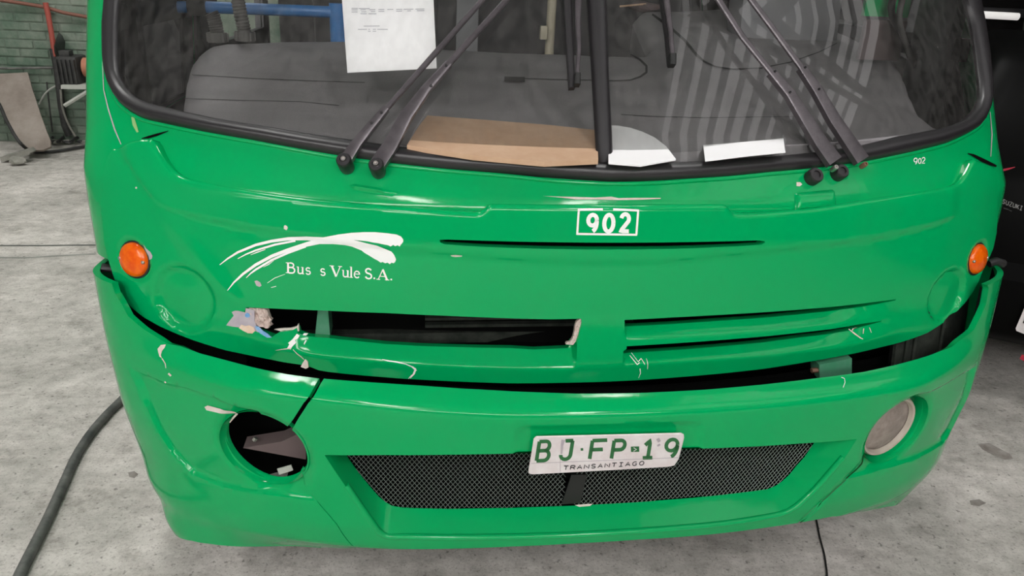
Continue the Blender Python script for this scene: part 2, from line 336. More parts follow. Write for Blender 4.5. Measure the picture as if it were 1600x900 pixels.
def panel(name, P, N, outer, holes, m, parent, relief=None, grid=0.012, edge=0.007, rows=(), thick=0.01, off=0.0, lines=(), label=None, sharp=40, back=None, wall_m=None):
    """a sheet with crisp traced outlines (CDT), lifted by a relief and given a real edge thickness"""
    loops = [resample(outer, edge)] + [resample(h, edge) for h in holes]
    bnd = np.vstack(loops); edges = []; k = 0
    for l in loops: edges += [(k + i, k + (i + 1) % len(l)) for i in range(len(l))]; k += len(l)
    pts = [bnd]
    for ln in lines:
        r = resample(ln, edge, False)
        ok = np.ones(len(r), bool)
        for j, l in enumerate(loops):
            ok &= (inside(r, l) == (j == 0)) & (pdist(r, l, True) > edge * 0.45)
        idx = np.full(len(r), -1); idx[ok] = k + np.arange(ok.sum()); pts.append(r[ok])
        edges += [(int(idx[i]), int(idx[i + 1])) for i in range(len(r) - 1) if idx[i] >= 0 and idx[i + 1] >= 0]; k += int(ok.sum())
    lo, hi = bnd.min(0), bnd.max(0); cand = []
    for rd in rows:
        for l in loops:
            t = np.roll(l, -1, 0) - np.roll(l, 1, 0); nn = np.stack([-t[:, 1], t[:, 0]], 1); nn /= np.linalg.norm(nn, axis=1, keepdims=True) + 1e-12
            for sg in (1, -1):
                q = l + nn * rd * sg; cand.append((q, rd * 0.85))
    if grid:
        gx, gy = np.meshgrid(np.arange(lo[0] + grid / 2, hi[0], grid), np.arange(lo[1] + grid / 2, hi[1], grid))
        gx = gx + (np.arange(gx.shape[0]) % 2)[:, None] * grid * 0.5
        cand.append((np.stack([gx.ravel(), gy.ravel()], 1), max([grid * 0.45] + [r + grid * 0.3 for r in rows])))
    for q, md in cand:
        ok = inside(q, loops[0])
        for l in loops[1:]: ok &= ~inside(q, l)
        q = q[ok]
        if not len(q): continue
        d = np.full(len(q), 1e9)
        for l in loops: d = np.minimum(d, pdist(q, l, True))
        q = q[d > md]
        for ln in lines:
            if len(q): q = q[pdist(q, resample(ln, edge * 2, False)) > edge * 0.5]
        pts.append(q)
    pts = np.vstack(pts)
    V2, _, T, _, _, _ = delaunay_2d_cdt([Vector(p) for p in pts], edges, [], 0, 1e-7)
    V2 = np.array([tuple(v) for v in V2]); T = np.array([t for t in T if len(t) == 3])
    cen = V2[T].mean(1); ok = inside(cen, loops[0])
    for l in loops[1:]: ok &= ~inside(cen, l)
    T = T[ok]
    h = off + (relief(V2) if relief is not None else 0.0); h = np.broadcast_to(h, (len(V2),))
    n = N(V2[:, 0], V2[:, 1]); X = P(V2[:, 0], V2[:, 1]) + n * np.array(h)[:, None]
    a = X[T[:, 1]] - X[T[:, 0]]; b = X[T[:, 2]] - X[T[:, 0]]; flip = np.einsum('ij,ij->i', np.cross(a, b), n[T[:, 0]]) < 0
    T[flip] = T[flip][:, ::-1]
    V = list(X); Fc = [tuple(t) for t in T]
    nf = len(Fc)
    if thick:
        cnt = {}
        for t in T:
            for i in range(3):
                e = (t[i], t[(i + 1) % 3]); kk = (min(e), max(e)); cnt[kk] = None if kk in cnt else e
        be = [e for e in cnt.values() if e is not None]; m1, m2 = {}, {}
        bn = n if back is None else np.broadcast_to(-np.array(back, float), n.shape)
        for e in be:
            for v in e:
                if v not in m1: m1[v] = len(V); V.append(X[v]); m2[v] = len(V); V.append(X[v] - bn[v] * thick)
            Fc.append((m1[e[1]], m1[e[0]], m2[e[0]], m2[e[1]]))
    o = pyd(name, V, Fc, m, parent, True, sharp, label)
    if wall_m is not None:
        o.data.materials.append(wall_m)
        for i in range(nf, len(Fc)): o.data.polygons[i].material_index = 1
    return o
def spanel(name, S, *a, **k): return panel(name, S.P, S.N, *a, **k)

# ribbons: traced strokes laid on a surface; mapper turns traced points into 3D points
def surf_mapper(S, relief=None, off=0.0015):
    def f(px):
        q = S.inv(px); h = off + (relief(q) if relief is not None else 0.0); return S.P(q[:, 0], q[:, 1]) + S.N(q[:, 0], q[:, 1]) * np.broadcast_to(h, (len(q),))[:, None]
    return f
def strokes(name, items, mapper, m, parent, label=None, step=3.0, thick=0.0):
    V, Fc = [], []
    for it in items:
        pts, wd = it[0], it[1]; p = np.array(pts, float); ws = np.full(len(p), wd, float) if np.isscalar(wd) else np.array(wd, float)
        q, w2 = [], []
        for i in range(len(p) - 1):
            n = max(1, int(np.linalg.norm(p[i + 1] - p[i]) / step))
            for k in range(n): q.append(p[i] + (p[i + 1] - p[i]) * k / n); w2.append(ws[i] + (ws[i + 1] - ws[i]) * k / n)
        q.append(p[-1]); w2.append(ws[-1]); q = np.array(q); w2 = np.array(w2)
        t = np.gradient(q, axis=0); t /= np.linalg.norm(t, axis=1, keepdims=True) + 1e-9; nn = np.stack([-t[:, 1], t[:, 0]], 1)
        A = mapper(q + nn * w2[:, None] / 2); B = mapper(q - nn * w2[:, None] / 2); k = len(V)
        for a, b in zip(A, B): V += [a, b]
        Fc += [(k + 2 * i, k + 2 * i + 1, k + 2 * i + 3, k + 2 * i + 2) for i in range(len(q) - 1)]
    return pyd(name, V, Fc, m, parent, True, None, label)
def patch(name, S, px, m, parent, relief=None, off=0.0015, grid=0.006, edge=0.004, label=None, thick=0.0):
    uv = S.inv(px); return spanel(name, S, uv, [], m, parent, relief=relief, grid=grid, edge=edge, thick=thick, off=off, label=label)

# ------------------------------------------------------------------ stroke letters (unit box, y up)
def arc(cx, cy, rx, ry, a0, a1, n=10):
    return [(cx + rx * math.cos(math.radians(a0 + (a1 - a0) * i / n)), cy + ry * math.sin(math.radians(a0 + (a1 - a0) * i / n))) for i in range(n + 1)]
GL = {
 'B': [[(0, 0), (0, 1)], [(0, 1), (.55, 1)] + arc(.6, .76, .33, .24, 90, -90) + [(0, .52)], [(.55, .52)] + arc(.62, .26, .38, .26, 90, -90) + [(0, 0)]],
 'J': [[(.35, 1), (1, 1)], [(.95, 1), (.95, .25)] + arc(.55, .25, .4, .25, 0, -180)],
 'F': [[(0, 0), (0, 1)], [(0, 1), (1, 1)], [(0, .5), (.8, .5)]],
 'P': [[(0, 0), (0, 1)], [(0, 1), (.6, 1)] + arc(.62, .74, .36, .26, 90, -90) + [(0, .48)]],
 '1': [[(.1, .72), (.55, 1), (.55, 0)], [(.05, 0), (1, 0)]],
 '9': [arc(.5, .68, .42, .32, 0, 360, 16), [(.92, .68)] + arc(.45, .55, .47, .55, 10, -75)],
 '0': [arc(.5, .5, .42, .5, 0, 360, 20)],
 '2': [arc(.5, .72, .4, .28, 170, -30) + [(.08, 0), (.95, 0)]],
 'T': [[(0, 1), (1, 1)], [(.5, 1), (.5, 0)]],
 'R': [[(0, 0), (0, 1)], [(0, 1), (.6, 1)] + arc(.62, .74, .33, .26, 90, -90) + [(0, .48)], [(.5, .48), (1, 0)]],
 'A': [[(0, 0), (.5, 1), (1, 0)], [(.2, .35), (.8, .35)]],
 'N': [[(0, 0), (0, 1), (1, 0), (1, 1)]],
 'S': [arc(.5, .75, .42, .25, 20, 270) + arc(.5, .25, .42, .25, 90, -160)],
 'I': [[(.5, 0), (.5, 1)], [(.1, 1), (.9, 1)], [(.1, 0), (.9, 0)]],
 'G': [arc(.5, .5, .48, .5, 45, 320) + [(.95, .45), (.55, .45)]],
 'O': [arc(.5, .5, .48, .5, 0, 360, 18)],
 'U': [[(0, 1), (0, .3)] + arc(.5, .3, .5, .3, 180, 360) + [(1, 1)]],
 'Z': [[(0, 1), (1, 1), (0, 0), (1, 0)]],
 'K': [[(0, 0), (0, 1)], [(1, 1), (0, .4)], [(.3, .6), (1, 0)]],
 'l1': [[(.5, 0), (.5, 1)]],
}
def place(ch, bl, br, tl, wd, slant=0.0):
    """glyph strokes mapped into the frame bl, br, tl (traced corner points)"""
    bl, br, tl = map(np.array, (bl, br, tl)); out = []
    for s in GL[ch]: out.append(([bl + (br - bl) * (x + slant * y) + (tl - bl) * y for x, y in s], wd))
    return out

# ================================================================== THE SETTING
def struct(o): o['kind'] = 'structure'; return o
bm = bmesh.new(); add_box(bm, (0, 3, -0.1), (18, 22, 0.2)); floor = struct(bmo('floor', bm, M['concrete'])); floor['label'] = 'worn pale grey concrete workshop floor'
# old saw-cut joint across the floor on the left
q = at_z([(-60, 384), (60, 384), (150, 383), (260, 382)], 0.0)
bm = bmesh.new()
for a, b in zip(q[:-1], q[1:]):
    vs = [bm.verts.new(Vector(p) + Vector((0, dy, 0.0012))) for p, dy in ((a, -0.011), (b, -0.011), (b, 0.011), (a, 0.011))]; bm.faces.new(vs)
bmo('floor_joint', bm, M['joint'], floor)
q = at_z([(-60, 402), (40, 403), (90, 400), (150, 397)], 0.0)
bm = bmesh.new()
for i, (a, b) in enumerate(zip(q[:-1], q[1:])):
    vs = [bm.verts.new(Vector(p) + Vector((0, dy, 0.001))) for p, dy in ((a, -0.012), (b, -0.012), (b, 0.014), (a, 0.014))]; bm.faces.new(vs)
bmo('dirt_streak', bm, mat('dirt_streak', (0.20, 0.21, 0.185), 0.9, var=(0.33, 0.33, 0.30), vscale=5), floor)

# oil stains soaked into the concrete
stain = mat('oil_stain', (0.17, 0.145, 0.13), 0.85, var=(0.33, 0.31, 0.28), vscale=14)
for pts in ([(1528, 694), (1545, 692), (1560, 700), (1578, 709), (1583, 717), (1570, 718), (1552, 711), (1535, 702)], [(1515, 782), (1530, 780), (1541, 786), (1530, 791), (1517, 789)], [(200, 738), (210, 736), (216, 741), (210, 747), (202, 745)]):
    bm = bmesh.new(); bm.faces.new([bm.verts.new(tuple(p)) for p in at_z(pts, 0.0012)]); bmo('oil_stain', bm, stain, floor)
# back wall of painted brick
YW = 7.9
bm = bmesh.new(); add_box(bm, (0, YW + 0.096, 3), (18, 0.2, 6)); wall = struct(bmo('wall_back', bm, M['mortar'])); wall['label'] = 'rough brick wall with faded green paint'
bmk = bmesh.new(); add_box(bmk, (0, 0, 0), (0.235, 0.05, 0.066), None, 0.006)
meb = bpy.data.meshes.new('brick'); bmk.to_mesh(meb); bmk.free(); meb.materials.append(M['brick'])
for r in range(25):
    for c in range(12):
        o = bpy.data.objects.new('brick', meb); COL.objects.link(o); o.parent = wall
        o.location = (-5.15 + c * 0.25 + (0.125 if r % 2 else 0), YW + 0.012 + random.uniform(-0.006, 0.006), 0.045 + r * 0.078); o.rotation_euler = (random.uniform(-.01, .01), 0, random.uniform(-.012, .012))
bm = bmesh.new(); add_box(bm, (-7.1, 3, 3), (0.2, 22, 6)); struct(bmo('wall_left', bm, M['plaster']))['label'] = 'grey green plastered side wall'
bm = bmesh.new(); add_box(bm, (6.7, 1.2, 3), (0.2, 13.6, 6)); struct(bmo('wall_right', bm, M['dark_wall']))['label'] = 'near black side wall of the workshop'
bm = bmesh.new(); add_box(bm, (4.3, 7.4, 3), (4.6, 0.2, 6)); struct(bmo('wall_partition', bm, M['dark_wall']))['label'] = 'dark partition wall beyond the black car'
bm = bmesh.new(); add_box(bm, (-0.3, -5.6, 1.77), (14.0, 0.2, 3.54)); add_box(bm, (-0.3, -5.6, 4.66), (14.0, 0.2, 1.2)); struct(bmo('wall_front', bm, mat('dark_grey_render', (0.07, 0.072, 0.07), 0.9, spec=0.1)))['label'] = 'plastered wall behind the viewpoint with a row of high windows'  # unseen wall, kept dark so the mask mirrors less light
for k in range(5):  # glowing panels added for highlights and frontal light on the bus
    x = -6.1 + 2.0 * k
    glowp = struct(box('window_%d' % (k + 1), (x, -5.58, 3.80), (1.84, 0.05, 0.5), M['daylight'], None, None, 0.003)); glowp['label'] = 'bright high window behind the viewpoint, number %d from the left wall' % (k + 1)
    for dx in (-0.96, 0.0, 0.96): box('window_frame', (x + dx, -5.53, 3.80), (0.05, 0.06, 0.54), M['beam'], glowp, None, 0.004)
# roof: corrugated zinc with translucent sheets and arched beams, seen mirrored in the windscreen
ceil = bpy.data.objects.new('ceiling', None); COL.objects.link(ceil); ceil['kind'] = 'structure'; ceil['label'] = 'corrugated zinc roof with translucent sheets'
def corrugated(name, x0, x1, y0, y1, m):
    n = int(round((x1 - x0) / 0.035)); V, Fc = [], []
    for i in range(n + 1):
        x = x0 + (x1 - x0) * i / n; z = 5.2 - 0.035 * x * x * 0.5 + 0.03 * math.sin(2 * math.pi * x / 0.28)
        V += [(x, y0, z), (x, y1, z)]
    Fc = [(2 * i, 2 * i + 1, 2 * i + 3, 2 * i + 2) for i in range(n)]
    return pyd(name, V, Fc, m, ceil)
LX = [(-4.9, -4.45), (-1.95, -1.5), (0.95, 1.4)]
xs = -7.2
for a, b in LX + [(6.8, None)]:
    corrugated('roof_sheet', xs, a, -5.5, 8.2, M['roof'])
    if b is None: break
    mid = abs((a + b) / 2) < 2.0
    for yy in ((-5.5, -2.3), (2.4, 3.4), (4.6, 6.4)) if mid else ((-5.5, -2.3), (4.6, 6.4)):
        corrugated('translucent_sheet', a, b, yy[0], yy[1], M['sheet'])
    for yy in ((-2.3, 2.4), (3.4, 4.6), (6.4, 8.2)) if mid else ((-2.3, 4.6), (6.4, 8.2)):
        corrugated('roof_sheet', a, b, yy[0], yy[1], M['roof'])
    xs = b
x = 1.9
while x < 4.6:     # glowing strips added to mirror as pale ribs in the windscreen
    corrugated('translucent_strip', x, x + 0.11, -3.3, 2.6, M['sheet_dim']).location.z = -0.09
    x += 0.24
for y in (-4.4, -2.0, 0.6, 2.4, 5.4):
    pts = [(x, y, 5.05 - 0.0175 * x * x) for x in np.linspace(-7, 6.6, 28)]
    tube('roof_beam', pts, 0.07, M['beam'], ceil, 8)
    tube('roof_beam', [(p[0], p[1], p[2] - 0.45) for p in pts], 0.05, M['beam'], ceil, 8)

# ================================================================== THE BUS
bus = empty('bus', 'green city bus with damaged front mask and bumper, seen from the front', 'bus')

# ---- body shell with windscreen opening
GO_px = [(169, 0), (165, 40), (165, 67), (166, 95), (169, 116), (174, 135), (182, 151), (192, 165), (204, 175), (219, 184), (235, 190), (271, 198), (320, 208), (400, 222), (470, 235), (540, 247), (620, 258), (700, 266), (800, 273), (870, 279), (950, 284), (1020, 284), (1075, 281), (1140, 277), (1200, 271), (1270, 265), (1340, 256), (1410, 242), (1475, 226), (1510, 210), (1526, 200), (1536, 187), (1542, 168), (1544, 150), (1543, 125), (1538, 80), (1532, 40), (1525, 0)]
GI_px = [(184, 0), (182, 40), (182, 67), (182, 90), (184, 111), (188, 123), (193, 133), (201, 143), (211, 151), (222, 157), (235, 162), (275, 172), (338, 186), (420, 199), (490, 211), (560, 221), (630, 231), (700, 238), (800, 246), (870, 251), (950, 255), (1020, 255), (1075, 254), (1140, 250), (1200, 246), (1270, 239), (1340, 229), (1400, 214), (1455, 204), (1487, 196), (1505, 188), (1517, 178), (1526, 168), (1532, 152), (1532, 130), (1527, 85), (1520, 40), (1510, 0)]
GO = BODY.inv(GO_px); GI = BODY.inv(GI_px)
top = 2.35
def up_ext(G, du):
    a, b = G[0], G[-1]
    R = 0.16
    Lp = [(a[0] + du * 0.0, top - R)] + [(a[0] + R - R * math.cos(t), top - R + R * math.sin(t)) for t in np.linspace(0.3, math.pi / 2, 6)]
    Rp = [(b[0] - R + R * math.cos(t), top - R + R * math.sin(t)) for t in np.linspace(math.pi / 2, 0.3, 6)] + [(b[0], top - R)]
    return np.array(Rp[::-1]), np.array(Lp[::-1])
def close_ext(G, tp):
    a, b = G[0], G[-1]; R = 0.16
    Rp = [(b[0], tp - R)] + [(b[0] - R + R * math.cos(t), tp - R + R * math.sin(t)) for t in np.linspace(0.25, math.pi / 2, 6)]
    Lp = [(a[0] + R - R * math.cos(t), tp - R + R * math.sin(t)) for t in np.linspace(math.pi / 2, 0.25, 6)] + [(a[0], tp - R)]
    return np.vstack([G, Rp, Lp])
GOc, GIc = close_ext(GO, 2.40), close_ext(GI, 2.36)
UE = UMAX + 2.6
def rect(u0, u1, v0, v1): return [(u0, v0), (u1, v0), (u1, v1), (u0, v1)]
side_win = [rect(sg * (UMAX + 0.14) if sg > 0 else -(UMAX + 0.95), sg * (UMAX + 0.95) if sg > 0 else -(UMAX + 0.14), 1.22, 2.2) for sg in (-1, 1)] + \
           [rect(UMAX + 1.2, UMAX + 2.4, 1.35, 2.2), rect(-(UMAX + 2.4), -(UMAX + 1.2), 1.35, 2.2)]
spanel('body_shell', BODY, [(-UE, 0.62), (-UMAX - 0.03, 0.62), (-UMAX - 0.03, 0.965), (-UMAX + 0.16, 0.965), (-UMAX + 0.2, 1.06), (-1.0, 1.10), (1.0, 1.10), (UMAX - 0.2, 1.06), (UMAX - 0.16, 0.965), (UMAX + 0.03, 0.965), (UMAX + 0.03, 0.62), (UE, 0.62), (UE, 2.62), (-UE, 2.62)], [GOc] + side_win, M['green'], bus, grid=0.022, edge=0.014, rows=(0.006,), thick=0.03, wall_m=M['dark_trim'])
for sg in (-1, 1):
    sg_w = [h for h in side_win if h[0][0] * sg > 0]; a_, b_ = sorted((sg * (UMAX + 0.05), sg * (UE - 0.02)))
    spanel('side_lining', BODY, rect(a_, b_, 0.75, 2.6), sg_w, M['dark_trim'], bus, grid=0.2, edge=0.1, thick=0.01, off=-0.036)
# roof and rear of the bus
bm = bmesh.new()
add_box(bm, (0, 4.7, 2.66), (2.44, 4.2, 0.06)); bmo('bus_roof', bm, M['green'], bus)
bm = bmesh.new(); add_box(bm, (0, 5.0, 1.65), (2.46, 0.06, 2.0)); bmo('interior_bulkhead', bm, M['interior'], bus)
bm = bmesh.new(); add_box(bm, (0, 3.6, 0.66), (2.4, 2.9, 0.06)); bmo('cab_floor', bm, M['interior'], bus)
for sg in (-1, 1):
    u0, u1 = (UMAX + 0.14, UMAX + 0.95)
    spanel('side_window', BODY, rect(u0 if sg > 0 else -u1, u1 if sg > 0 else -u0, 1.22, 2.2), [], M['side_glass'], bus, grid=0.2, edge=0.2, thick=0, off=-0.015)
    for nm, zz in (('window_rail', 1.52),):
        box(nm, (sg * 1.27, 2.72, zz), (0.03, 0.8, 0.07), M['dark_trim'], bus)
    box('window_post', (sg * 1.265, 3.42, 1.7), (0.03, 0.2, 1.0), M['dark_trim'], bus)
    box('pillar_trim', (sg * 1.255, 2.46, 1.55), (0.05, 0.06 if sg < 0 else 0.2, 1.0), M['dark_trim'] if sg < 0 else M['seat'], bus, None, 0.02)  # right trim takes a paler grey to read as lit

# ---- windscreen gasket: lofted rubber bead between traced inner and outer outlines
def gasket(name, A, B, S, m, parent, h=0.022):
    A = np.array(A); B = np.array(B); n = len(A); V, Fc = [], []; prof = [(0, -0.012), (0.0, 0.004), (0.12, 0.6), (0.3, 0.95), (0.5, 1.0), (0.72, 0.72), (0.86, 0.55), (1.0, 0.25), (1.0, -0.5)]
    for i in range(n):
        for w_, hh in prof:
            q = A[i] * (1 - w_) + B[i] * w_; V.append(S.P(q[0:1], q[1:2])[0] + S.N(q[0:1], q[1:2])[0] * hh * h)
    k = len(prof)
    for i in range(n):
        for j in range(k - 1):
            a = i * k + j; b = ((i + 1) % n) * k + j; Fc.append((a, b, b + 1, a + 1))
    return pyd(name, V, Fc, m, parent, True, 60)
def dens(A, B, step):
    a2, b2 = [], []
    for i in range(len(A)):
        j = (i + 1) % len(A); n = max(1, int(np.linalg.norm(A[j] - A[i]) / step))
        for k in range(n): t = k / n; a2.append(A[i] * (1 - t) + A[j] * t); b2.append(B[i] * (1 - t) + B[j] * t)
    return np.array(a2), np.array(b2)
gi2, go2 = dens(GIc, GOc, 0.03)
gasket('windscreen_gasket', go2 , gi2, BODY, M['rubber'], bus)
# ---- glass in two panes with the centre bar
MLp = BODY.inv([(931.5, 258), (930, 225), (924, 120), (917, 0)]); MRp = BODY.inv([(956, 258), (956, 225), (951, 120), (947, 0)])
mc = (MLp[:, 0].mean() + MRp[:, 0].mean()) / 2
def clip_u(poly, u, left):
    p = [tuple(q) for q in poly]; out = []
    for i in range(len(p)):
        a, b = p[i], p[(i + 1) % len(p)]; ia = (a[0] <= u) == left; ib = (b[0] <= u) == left
        if ia: out.append(a)
        if ia != ib: t = (u - a[0]) / (b[0] - a[0]); out.append((u, a[1] + t * (b[1] - a[1])))
    return np.array(out)
GM = GIc * 0.7 + GOc * 0.3
for left, nm in ((True, 'pane on the kerb side'), (False, 'pane on the driver side')):
    spanel('windscreen_pane', BODY, clip_u(GM, mc, left), [], M['glass'], bus, grid=0.03, edge=0.03, thick=0, off=-0.004)
ml = np.vstack([MLp, [(MLp[-1, 0], 1.9), (MLp[-1, 0], 2.38)]]); mr_ = np.vstack([MRp, [(MRp[-1, 0], 1.9), (MRp[-1, 0], 2.38)]])
V, Fc = [], []; prof = [(0, -.01), (0.0, .35), (0.15, .8), (0.4, 1.0), (0.65, 1.0), (0.87, .75), (1, .3), (1, -.01)]
la, lb = smooth_path(ml, 6), smooth_path(mr_, 6)
for a, b in zip(la, lb):
    for w_, hh in prof:
        q = a * (1 - w_) + b * w_; V.append(BODY.P(q[0:1], q[1:2])[0] + BODY.N(q[0:1], q[1:2])[0] * hh * 0.016)
k = len(prof); Fc = [(i * k + j, i * k + j + 1, (i + 1) * k + j + 1, (i + 1) * k + j) for i in range(len(la) - 1) for j in range(k - 1)]
pyd('centre_bar', V, Fc, M['rubber'], bus, True, 60)

fe = GO + (GO - GO.mean(0)) / np.linalg.norm(GO - GO.mean(0), axis=1, keepdims=True) * 0.006
fp = smooth_path(fe, 3); tube('windscreen_flange', BODY.P(fp[:, 0], fp[:, 1]) + BODY.N(fp[:, 0], fp[:, 1]) * 0.001, 0.0055, M['green'], bus, 8)
# ---- front mask
TOP_px = [(176, 232), (190, 226), (205, 220), (222, 217), (235, 217), (241, 224), (250, 240), (258, 252), (265, 260), (272, 267), (280, 273), (290, 278), (300, 281), (325, 286), (350, 291), (400, 299), (450, 306), (500, 312), (550, 317), (600, 321.5), (650, 325.5), (700, 329.5), (742, 332), (750, 331), (756, 327), (761, 321), (766, 319), (775, 318.5), (800, 319), (850, 319.5), (925, 319.5), (1025, 319.5), (1100, 319), (1128, 319), (1135, 320.5), (1140, 326), (1144, 331), (1152, 333.5), (1162, 334), (1200, 332), (1275, 325.5), (1350, 313), (1425, 301), (1470, 294), (1487, 290.5), (1496, 287), (1503, 281), (1510, 271), (1516, 260), (1520, 252.5), (1525, 248), (1540, 253), (1555, 259)]
RS_px = [(1558, 290), (1559, 330), (1557, 365), (1552, 388), (1546, 402)]
BOT_px = [(1538, 417), (1527, 444), (1520, 457), (1508, 473), (1495, 487), (1483, 498), (1470, 507), (1450, 520), (1425, 531), (1400, 540), (1350, 552), (1300, 562), (1250, 571), (1200, 579), (1150, 585), (1100, 590), (1000, 598), (900, 601), (800, 602.5), (700, 599), (625, 595), (550, 589), (512, 585), (495, 582), (484, 577), (470, 573), (440, 569), (400, 561), (350, 549), (300, 531), (275, 521), (250, 510), (225, 496), (205, 480), (190, 460), (182, 445), (175, 424)]
LS_px = [(169, 405), (163, 380), (158, 330), (161, 270), (168, 245)]
mask_uv = MASK.inv(TOP_px + RS_px + BOT_px + LS_px); topc = MASK.inv(TOP_px)
def curve(S, px):
    q = S.inv(px); i = np.argsort(q[:, 0]); return q[i]
def cv(c, u): return np.interp(u, c[:, 0], c[:, 1])
crease = curve(MASK, [(186, 234), (196, 247), (206, 262), (218, 281), (232, 299), (246, 314), (262, 325), (300, 337), (380, 354), (520, 378), (665, 394), (800, 405), (900, 410), (1025, 409), (1150, 397), (1350, 375), (1460, 350), (1500, 335)])
sa_t = curve(MASK, [(976, 500), (1050, 496), (1125, 492), (1200, 487.5), (1300, 479.5), (1350, 474), (1400, 467.5)])
sa_b = curve(MASK, [(976, 514.5), (1050, 511), (1125, 506), (1200, 501), (1300, 491), (1350, 481.5), (1400, 469)])
hl1 = curve(MASK, [(980, 527), (1100, 524), (1200, 516), (1300, 507), (1375, 494), (1400, 484)])
sb_t = curve(MASK, [(980, 540.5), (1075, 535), (1200, 525), (1300, 514), (1350, 505.5), (1378, 501)])
sb_b = curve(MASK, [(980, 557), (1075, 551), (1200, 540), (1300, 526), (1335, 518), (1350, 512), (1378, 503)])
ridge = curve(MASK, [(330, 515), (400, 535), (460, 549), (475, 552.5), (550, 560), (625, 567.5), (700, 572), (800, 575.5), (895, 576), (940, 574), (971, 571), (1000, 567), (1100, 562), (1200, 555.5), (1275, 546), (1340, 538), (1400, 522)])
hole_b = curve(MASK, [(430, 521), (462, 526), (490, 531), (525, 535), (575, 540), (625, 544), (700, 547), (800, 549), (885, 549.5)])
hole_t = curve(MASK, [(385, 479), (425, 482), (600, 489), (800, 497), (907, 499)])
uTL, uTR = MASK.inv([(899, 550)])[0, 0], MASK.inv([(977, 535)])[0, 0]
uEndR = MASK.inv([(1400, 480)])[0, 0]; uEndL = -uEndR
uEndB = MASK.inv([(1378, 502)])[0, 0]
dcL = MASK.inv([(287, 467)])[0]; dcR = MASK.inv([(1481, 462)])[0]
sgL = MASK.inv([(208, 406)])[0]; sgR = MASK.inv([(1529, 405)])[0]
rdL = (MASK.inv([(334, 470)])[0, 0] - MASK.inv([(239, 462)])[0, 0]) / 2
diag = MASK.inv([(246, 318), (262, 338), (290, 375), (320, 415), (345, 447), (372, 474)])
def mask_relief(q):
    u, v = q[:, 0], q[:, 1]; h = np.zeros(len(q))
    # upper band stands slightly proud of the face below the crease
    d = v - cv(crease, u); h += 0.005 * sst(d, -0.005, 0.005) * sst(u, crease[0, 0], crease[0, 0] + .03) * (1 - sst(u, crease[-1, 0] - .05, crease[-1, 0]))
    dd = pdist(q, diag); h += 0.004 * np.exp(-(dd / 0.024) ** 2)
    # rolled upper edge
    near = d > 0
    dt = np.full(len(q), 1.0); dt[near] = pdist(q[near], topc); r = 0.012
    t = np.clip(1 - dt / r, 0, 1); h -= r * (1 - np.sqrt(1 - np.minimum(t, 0.98) ** 2))
    # louvres to the right of the tongue
    R = u > uTR - 0.012
    A = sst(u, uTR - 0.004, uTR + 0.004) * (1 - sst(u, uEndR - 0.25, uEndR))
    B = sst(u, uTR - 0.004, uTR + 0.004) * (1 - sst(u, uEndB - 0.25, uEndB + 0.05))
    e1, e2, e3, e4, e5 = cv(sa_b, u), cv(hl1, u), cv(sb_t, u), cv(sb_b, u), cv(ridge, u)
    mid1 = (cv(sa_t, u) + e1) / 2; mid2 = (e3 + e4) / 2
    sp = lambda x: 0.003 * np.log1p(np.exp(np.clip(x / 0.003, -40, 40)))
    l1 = np.where((v < mid1) & (v >= mid2), -np.minimum(0.026 * sp(v - e2) / np.maximum(e1 - e2, 0.008), 0.030), 0)
    l2 = np.where(v < mid2, -np.minimum(0.030 * sp(v - e5) / np.maximum(e4 - e5, 0.008), 0.033), 0)
    h += np.where(R, A * l1 + B * l2, 0)
    # bar below the torn hole on the left
    C = (1 - sst(u, uTL - 0.004, uTL + 0.004)) * sst(u, uEndL + 0.05, uEndL + 0.16)
    hb, ht = cv(hole_b, u), cv(hole_t, u); md = (hb + ht) / 2
    h += np.where(v < md, -np.minimum(0.030 * sp(v - e5) / np.maximum(hb - e5, 0.008), 0.033), 0) * C
    # under side of the lower lip turns back
    dr = e5 - v; h -= 0.42 * sp(dr) * sst(u, -1.05, -0.80) * (1 - sst(u, 0.80, 1.05))
    # blanked headlamp discs
    for c, kk in ((dcL, 1.0), (dcR, 0.92)):
        rr = np.hypot(u - c[0], (v - c[1]) * 1.0) / (rdL * kk)
        h += -0.013 * (1 - sst(rr, 0.88, 1.0)) + 0.004 * (1 - sst(rr, 0.0, 0.9))
    for c in (sgL, sgR):
        rr = np.hypot(u - c[0], v - c[1]) / 0.046
        h += -0.010 * (1 - sst(rr, 0.9, 1.1))
    return h
SLOT_px = [(687, 374), (700, 373.5), (800, 376.5), (950, 378.5), (1100, 377), (1180, 375), (1192, 376), (1194, 378), (1188, 381.5), (1150, 384), (1050, 388), (950, 389), (850, 388), (750, 384.5), (695, 381), (688, 378)]
HOLE_px = [(385, 480), (391, 480.5), (425, 482), (500, 485), (600, 489), (700, 493.5), (800, 497.5), (860, 499), (908, 498), (909, 505), (906, 515), (904, 524), (901, 532), (895, 543), (890, 549), (837, 551), (800, 549), (760, 548.5), (700, 547), (650, 545.5), (625, 544), (600, 542.5), (575, 540), (550, 537.5), (525, 535), (508, 533), (490, 531), (475, 528), (463, 522), (461, 514), (456, 517), (437, 518.5), (430, 523), (426, 526), (418, 524), (404, 518), (390, 516), (378, 505), (380, 492)]
SA_px = [(976, 500), (1050, 496), (1125, 492), (1200, 487.5), (1300, 479.5), (1350, 474), (1400, 467.5), (1400, 469), (1350, 481.5), (1300, 491), (1200, 501), (1125, 506), (1050, 511), (976, 514.5)]
SB_px = [(979, 541), (1075, 535), (1200, 525), (1300, 514), (1350, 505.5), (1378, 501.5), (1378, 502.5), (1350, 512), (1335, 518), (1300, 526), (1200, 540), (1075, 551), (979, 557)]
